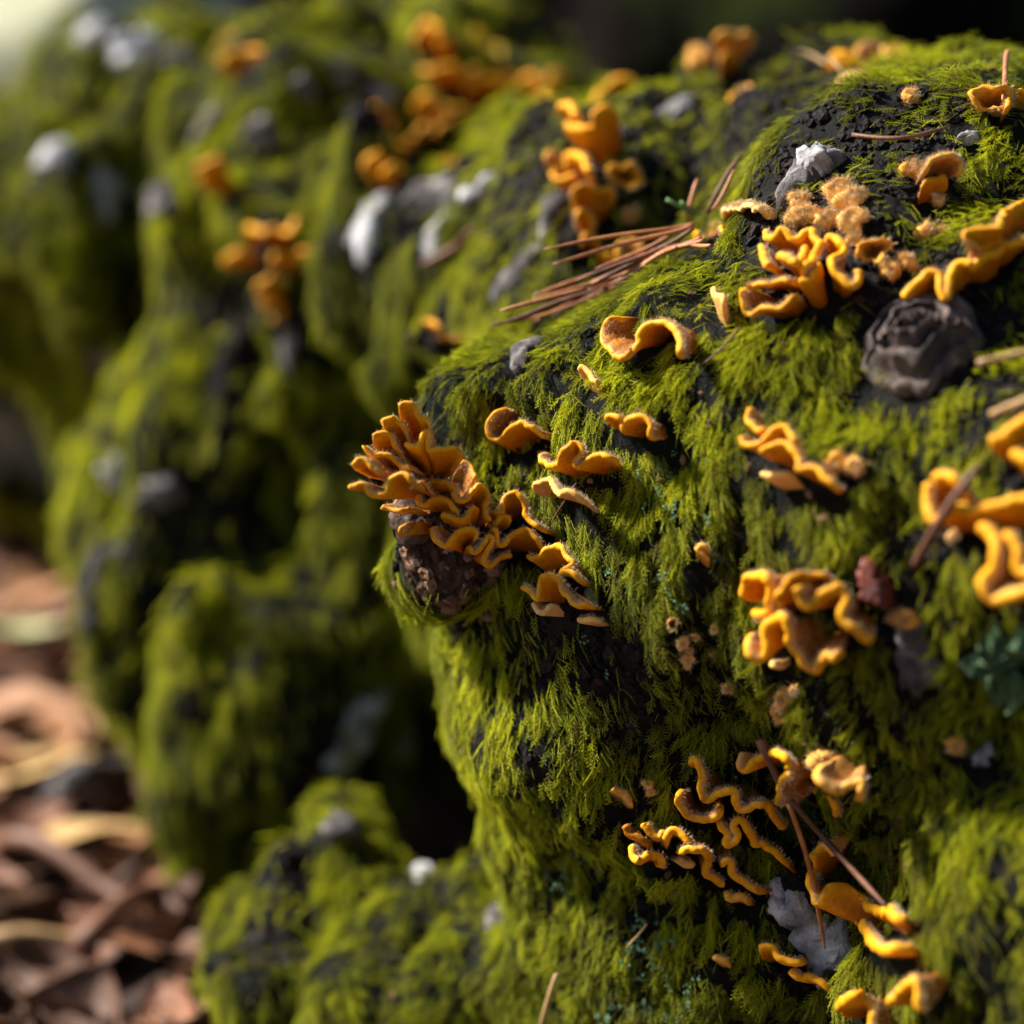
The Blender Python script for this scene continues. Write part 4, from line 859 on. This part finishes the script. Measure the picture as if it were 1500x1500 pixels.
def twig(a, b, r, label, m):
    A, B = ground_pt(*a), ground_pt(*b); n = 9; P = []
    for i in range(n):
        t = i / (n - 1); x, y = A[0] * (1 - t) + B[0] * t, A[1] * (1 - t) + B[1] * t
        P.append((x, y, gz(x, y) + .014 + .004 * math.sin(t * 5)))
    V, F = tube(P, [r * (1 - .4 * i / n) for i in range(n)], 8); tag(new_mesh('stick', V, F, m), label, 'stick')
twig((85, 1215), (190, 1155), .007, 'grey-brown twig lying across the litter by the golden leaf', M_PLATE_D)
twig((10, 1300), (230, 1390), .004, 'dark thin stick on the shaded litter', M_NEEDLE_D)
twig((120, 1480), (320, 1330), .004, 'dark thin stick against the foot of the log', M_NEEDLE_D)
twig((-40, 1440), (150, 1430), .003, 'pale straw-coloured stick on the shaded litter', M_NEEDLE_T)
def blob(name, c, r, m, label=None, cat=None, seed=0, sub=5, amp=.25, sc=1.0, rz=0):
    bm = bmesh.new(); bmesh.ops.create_icosphere(bm, subdivisions=sub, radius=1)
    P = np.array([tuple(v.co) for v in bm.verts]); k = 1 + amp * fbm(P, 1.1 * sc, 4, seed) * .8
    V = P * k[:, None] * np.array(r)
    if rz: V = np.stack([V[:, 0] * math.cos(rz) - V[:, 1] * math.sin(rz), V[:, 0] * math.sin(rz) + V[:, 1] * math.cos(rz), V[:, 2]], 1)
    F = [[v.index for v in f.verts] for f in bm.faces]; bm.free()
    o = new_mesh(name, V, F, m); o.location = c
    if label: tag(o, label, cat)
    return o
s1 = W(15, 655, 1.08); b = gz(s1.x, s1.y)
blob('stone', (s1.x - .03, s1.y + .05, .045), (.055, .05, .075), M_STONE_SHADE, 'stone added under the pale slab beside the log, coloured dark for its shade', 'stone', 3)
blob('stone', (s1.x - .012, s1.y + .01, s1.z), (.045, .06, .030), M_STONE, 'pale grey stone slab propped beside the log', 'stone', 8, amp=.35)
s2 = W(20, 20, 1.5)
blob('boulder', (s2.x + .06, s2.y, s2.z - .10), (.12, .14, .17), rough_mat('boulder_pale', [(.3, (.26, .26, .15)), (.7, (.42, .41, .28))], 8, 60, .006), 'pale sunlit boulder far behind the end of the log', 'boulder', 12)
def mossy_mat(name, g, b_, sc):
    m, nt, bs, _ = mat(name)
    nt.links.new(ramp(nt, noise(nt, sc, 8, .6), [(.46, b_), (.56, tuple(x * .4 for x in g)), (.72, g)]), bs.inputs['Base Color'])
    bs.inputs['Roughness'].default_value = 1; bs.inputs['Specular IOR Level'].default_value = .05; bump(nt, bs, noise(nt, 90, 8, .7), 1, .02); return m
def trunk(name, a, b, r, m, label, seed, cat='log'):
    a, b = Vector(a), Vector(b); ax = (b - a).normalized(); X = ax.cross(Vector((0, 0, 1))).normalized(); Y = X.cross(ax); n, ns = 60, 48
    t = np.tile(np.arange(ns) / ns * 2 * math.pi, n + 1)[:, None]; f = np.repeat(np.arange(n + 1) / n, ns)[:, None]
    c = np.array(a) * (1 - f) + np.array(b) * f; q = np.array(X) * np.cos(t) + np.array(Y) * np.sin(t)
    V = c + q * (r * (1 + .16 * fbm(c + q * r, 7, 4, seed)))[:, None]
    F = [(i * ns + k, i * ns + (k + 1) % ns, (i + 1) * ns + (k + 1) % ns, (i + 1) * ns + k) for i in range(n) for k in range(ns)] + [tuple(range(ns - 1, -1, -1)), tuple(range(n * ns, (n + 1) * ns))]
    root = empty('fallen_log', (a + b) / 2); o = new_mesh('bark', V, F, m); child(o, root); tag(root, label, cat); return root
trunk('fallen_log', (.10, 1.62, .16), (2.4, 1.30, .22), .27, mossy_mat('moss_shaded', (.045, .060, .007), (.006, .005, .004), 11), 'thick fallen log behind the crest, its moss green coloured dark for the shade', 40)  # moss and bark colours darkened to stand in for forest shade
trunk('fallen_log', (-.62, 2.35, .16), (.55, 1.75, .14), .22, rough_mat('gap_shade', [(.4, (.004, .003, .003)), (.7, (.016, .011, .009))], 20, 80, .01, rough=1, spec=.02), 'added log coloured near-black for the deep shade behind the notch of the crest', 44)  # log added in the gap; its near-black colour stands in for deep shade

# ------------------------------------------------------------------ the moss, grown last so that it leaves room for the fungi
def ropes(P, Nn):                                   # tufts, drawn out downwards where the bark is steep
    fl = np.clip((Nn[:, 2] - .35) / .4, 0, 1)
    up = fbm(P, 170, 2, 61); dn = fbm(P * np.array([1, 1, .28]) + .004 * np.stack([vnoise(P, 60, 3), vnoise(P, 60, 5), 0 * P[:, 0]], 1), 330, 2, 63)
    return up * fl + (dn * .85 + .25 * up) * (1 - fl)
P, Nn = scatter(TA * dens)
kd = KDTree(len(FOOT))
for k, p in enumerate(FOOT): kd.insert(p, k)
kd.balance()
keep = np.array([kd.find(Vector(p))[2] > .0028 for p in P]) & (RNG.random(len(P)) < np.clip(.60 + 1.45 * ropes(P, Nn), .04, 1)); P, Nn = P[keep], Nn[keep]
z, fac, px, py = view_terms(P, Nn)
def tangent_flow(P, Nn, spread):
    g = np.array([0, 0, -1.0]) + .55 * np.stack([vnoise(P, 38, 51), vnoise(P, 38, 52), np.zeros(len(P))], 1) + .25 * np.stack([vnoise(P, 140, 53), vnoise(P, 140, 54), vnoise(P, 140, 55)], 1)
    g = g + np.array([-.15, -.25, 0])
    g = g - Nn * (g * Nn).sum(1)[:, None]; g /= np.linalg.norm(g, axis=1)[:, None] + 1e-9
    a = RNG.normal(0, 1, len(P)) * spread
    s = np.cross(Nn, g); return g * np.cos(a)[:, None] + s * np.sin(a)[:, None]
flat = np.clip((Nn[:, 2] - .55) / .4, 0, 1)
D = tangent_flow(P, Nn, .30 + .6 * flat)
lift = np.radians(RNG.normal(1, 9, len(P)) + 12 * flat)
Xa = D * np.cos(lift)[:, None] + Nn * np.sin(lift)[:, None]; Za = Nn * np.cos(lift)[:, None] - D * np.sin(lift)[:, None]; Ya = np.cross(Za, Xa)
rol = RNG.normal(0, .35, len(P)); Y2 = Ya * np.cos(rol)[:, None] + Za * np.sin(rol)[:, None]; Z2 = np.cross(Xa, Y2)
clump = ropes(P, Nn)
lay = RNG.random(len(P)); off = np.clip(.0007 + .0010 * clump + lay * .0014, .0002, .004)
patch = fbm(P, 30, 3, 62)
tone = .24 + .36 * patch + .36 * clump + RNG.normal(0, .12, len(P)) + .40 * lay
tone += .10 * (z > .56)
tone = np.clip(tone, .25, 1); shade_brown = np.clip(fbm(P, 26, 3, 91) * 1.2 + .15, 0, 1) * np.clip((P[:, 0] - .035) / .05, 0, 1) + .8 * np.clip(fbm(P, 40, 2, 92) - .25, 0, 1)  # browner patches; right flank also darkened in colour to paint in its shade
tone = np.where(tone > .05, np.clip(tone - .22 * shade_brown, .22, 1), tone); tone[RNG.random(len(P)) < .05 + .22 * shade_brown] = .05
scl = np.interp(z, [.35, .54, .70], [.52, .52, 1.0]) * RNG.uniform(.65, 1.25, len(P)) * (1 - .25 * flat)
scl = np.where(tz.max() > 0, scl, scl)
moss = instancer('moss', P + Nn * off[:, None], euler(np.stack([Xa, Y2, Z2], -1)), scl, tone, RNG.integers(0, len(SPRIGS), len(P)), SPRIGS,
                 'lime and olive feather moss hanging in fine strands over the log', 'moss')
print('moss', len(P))
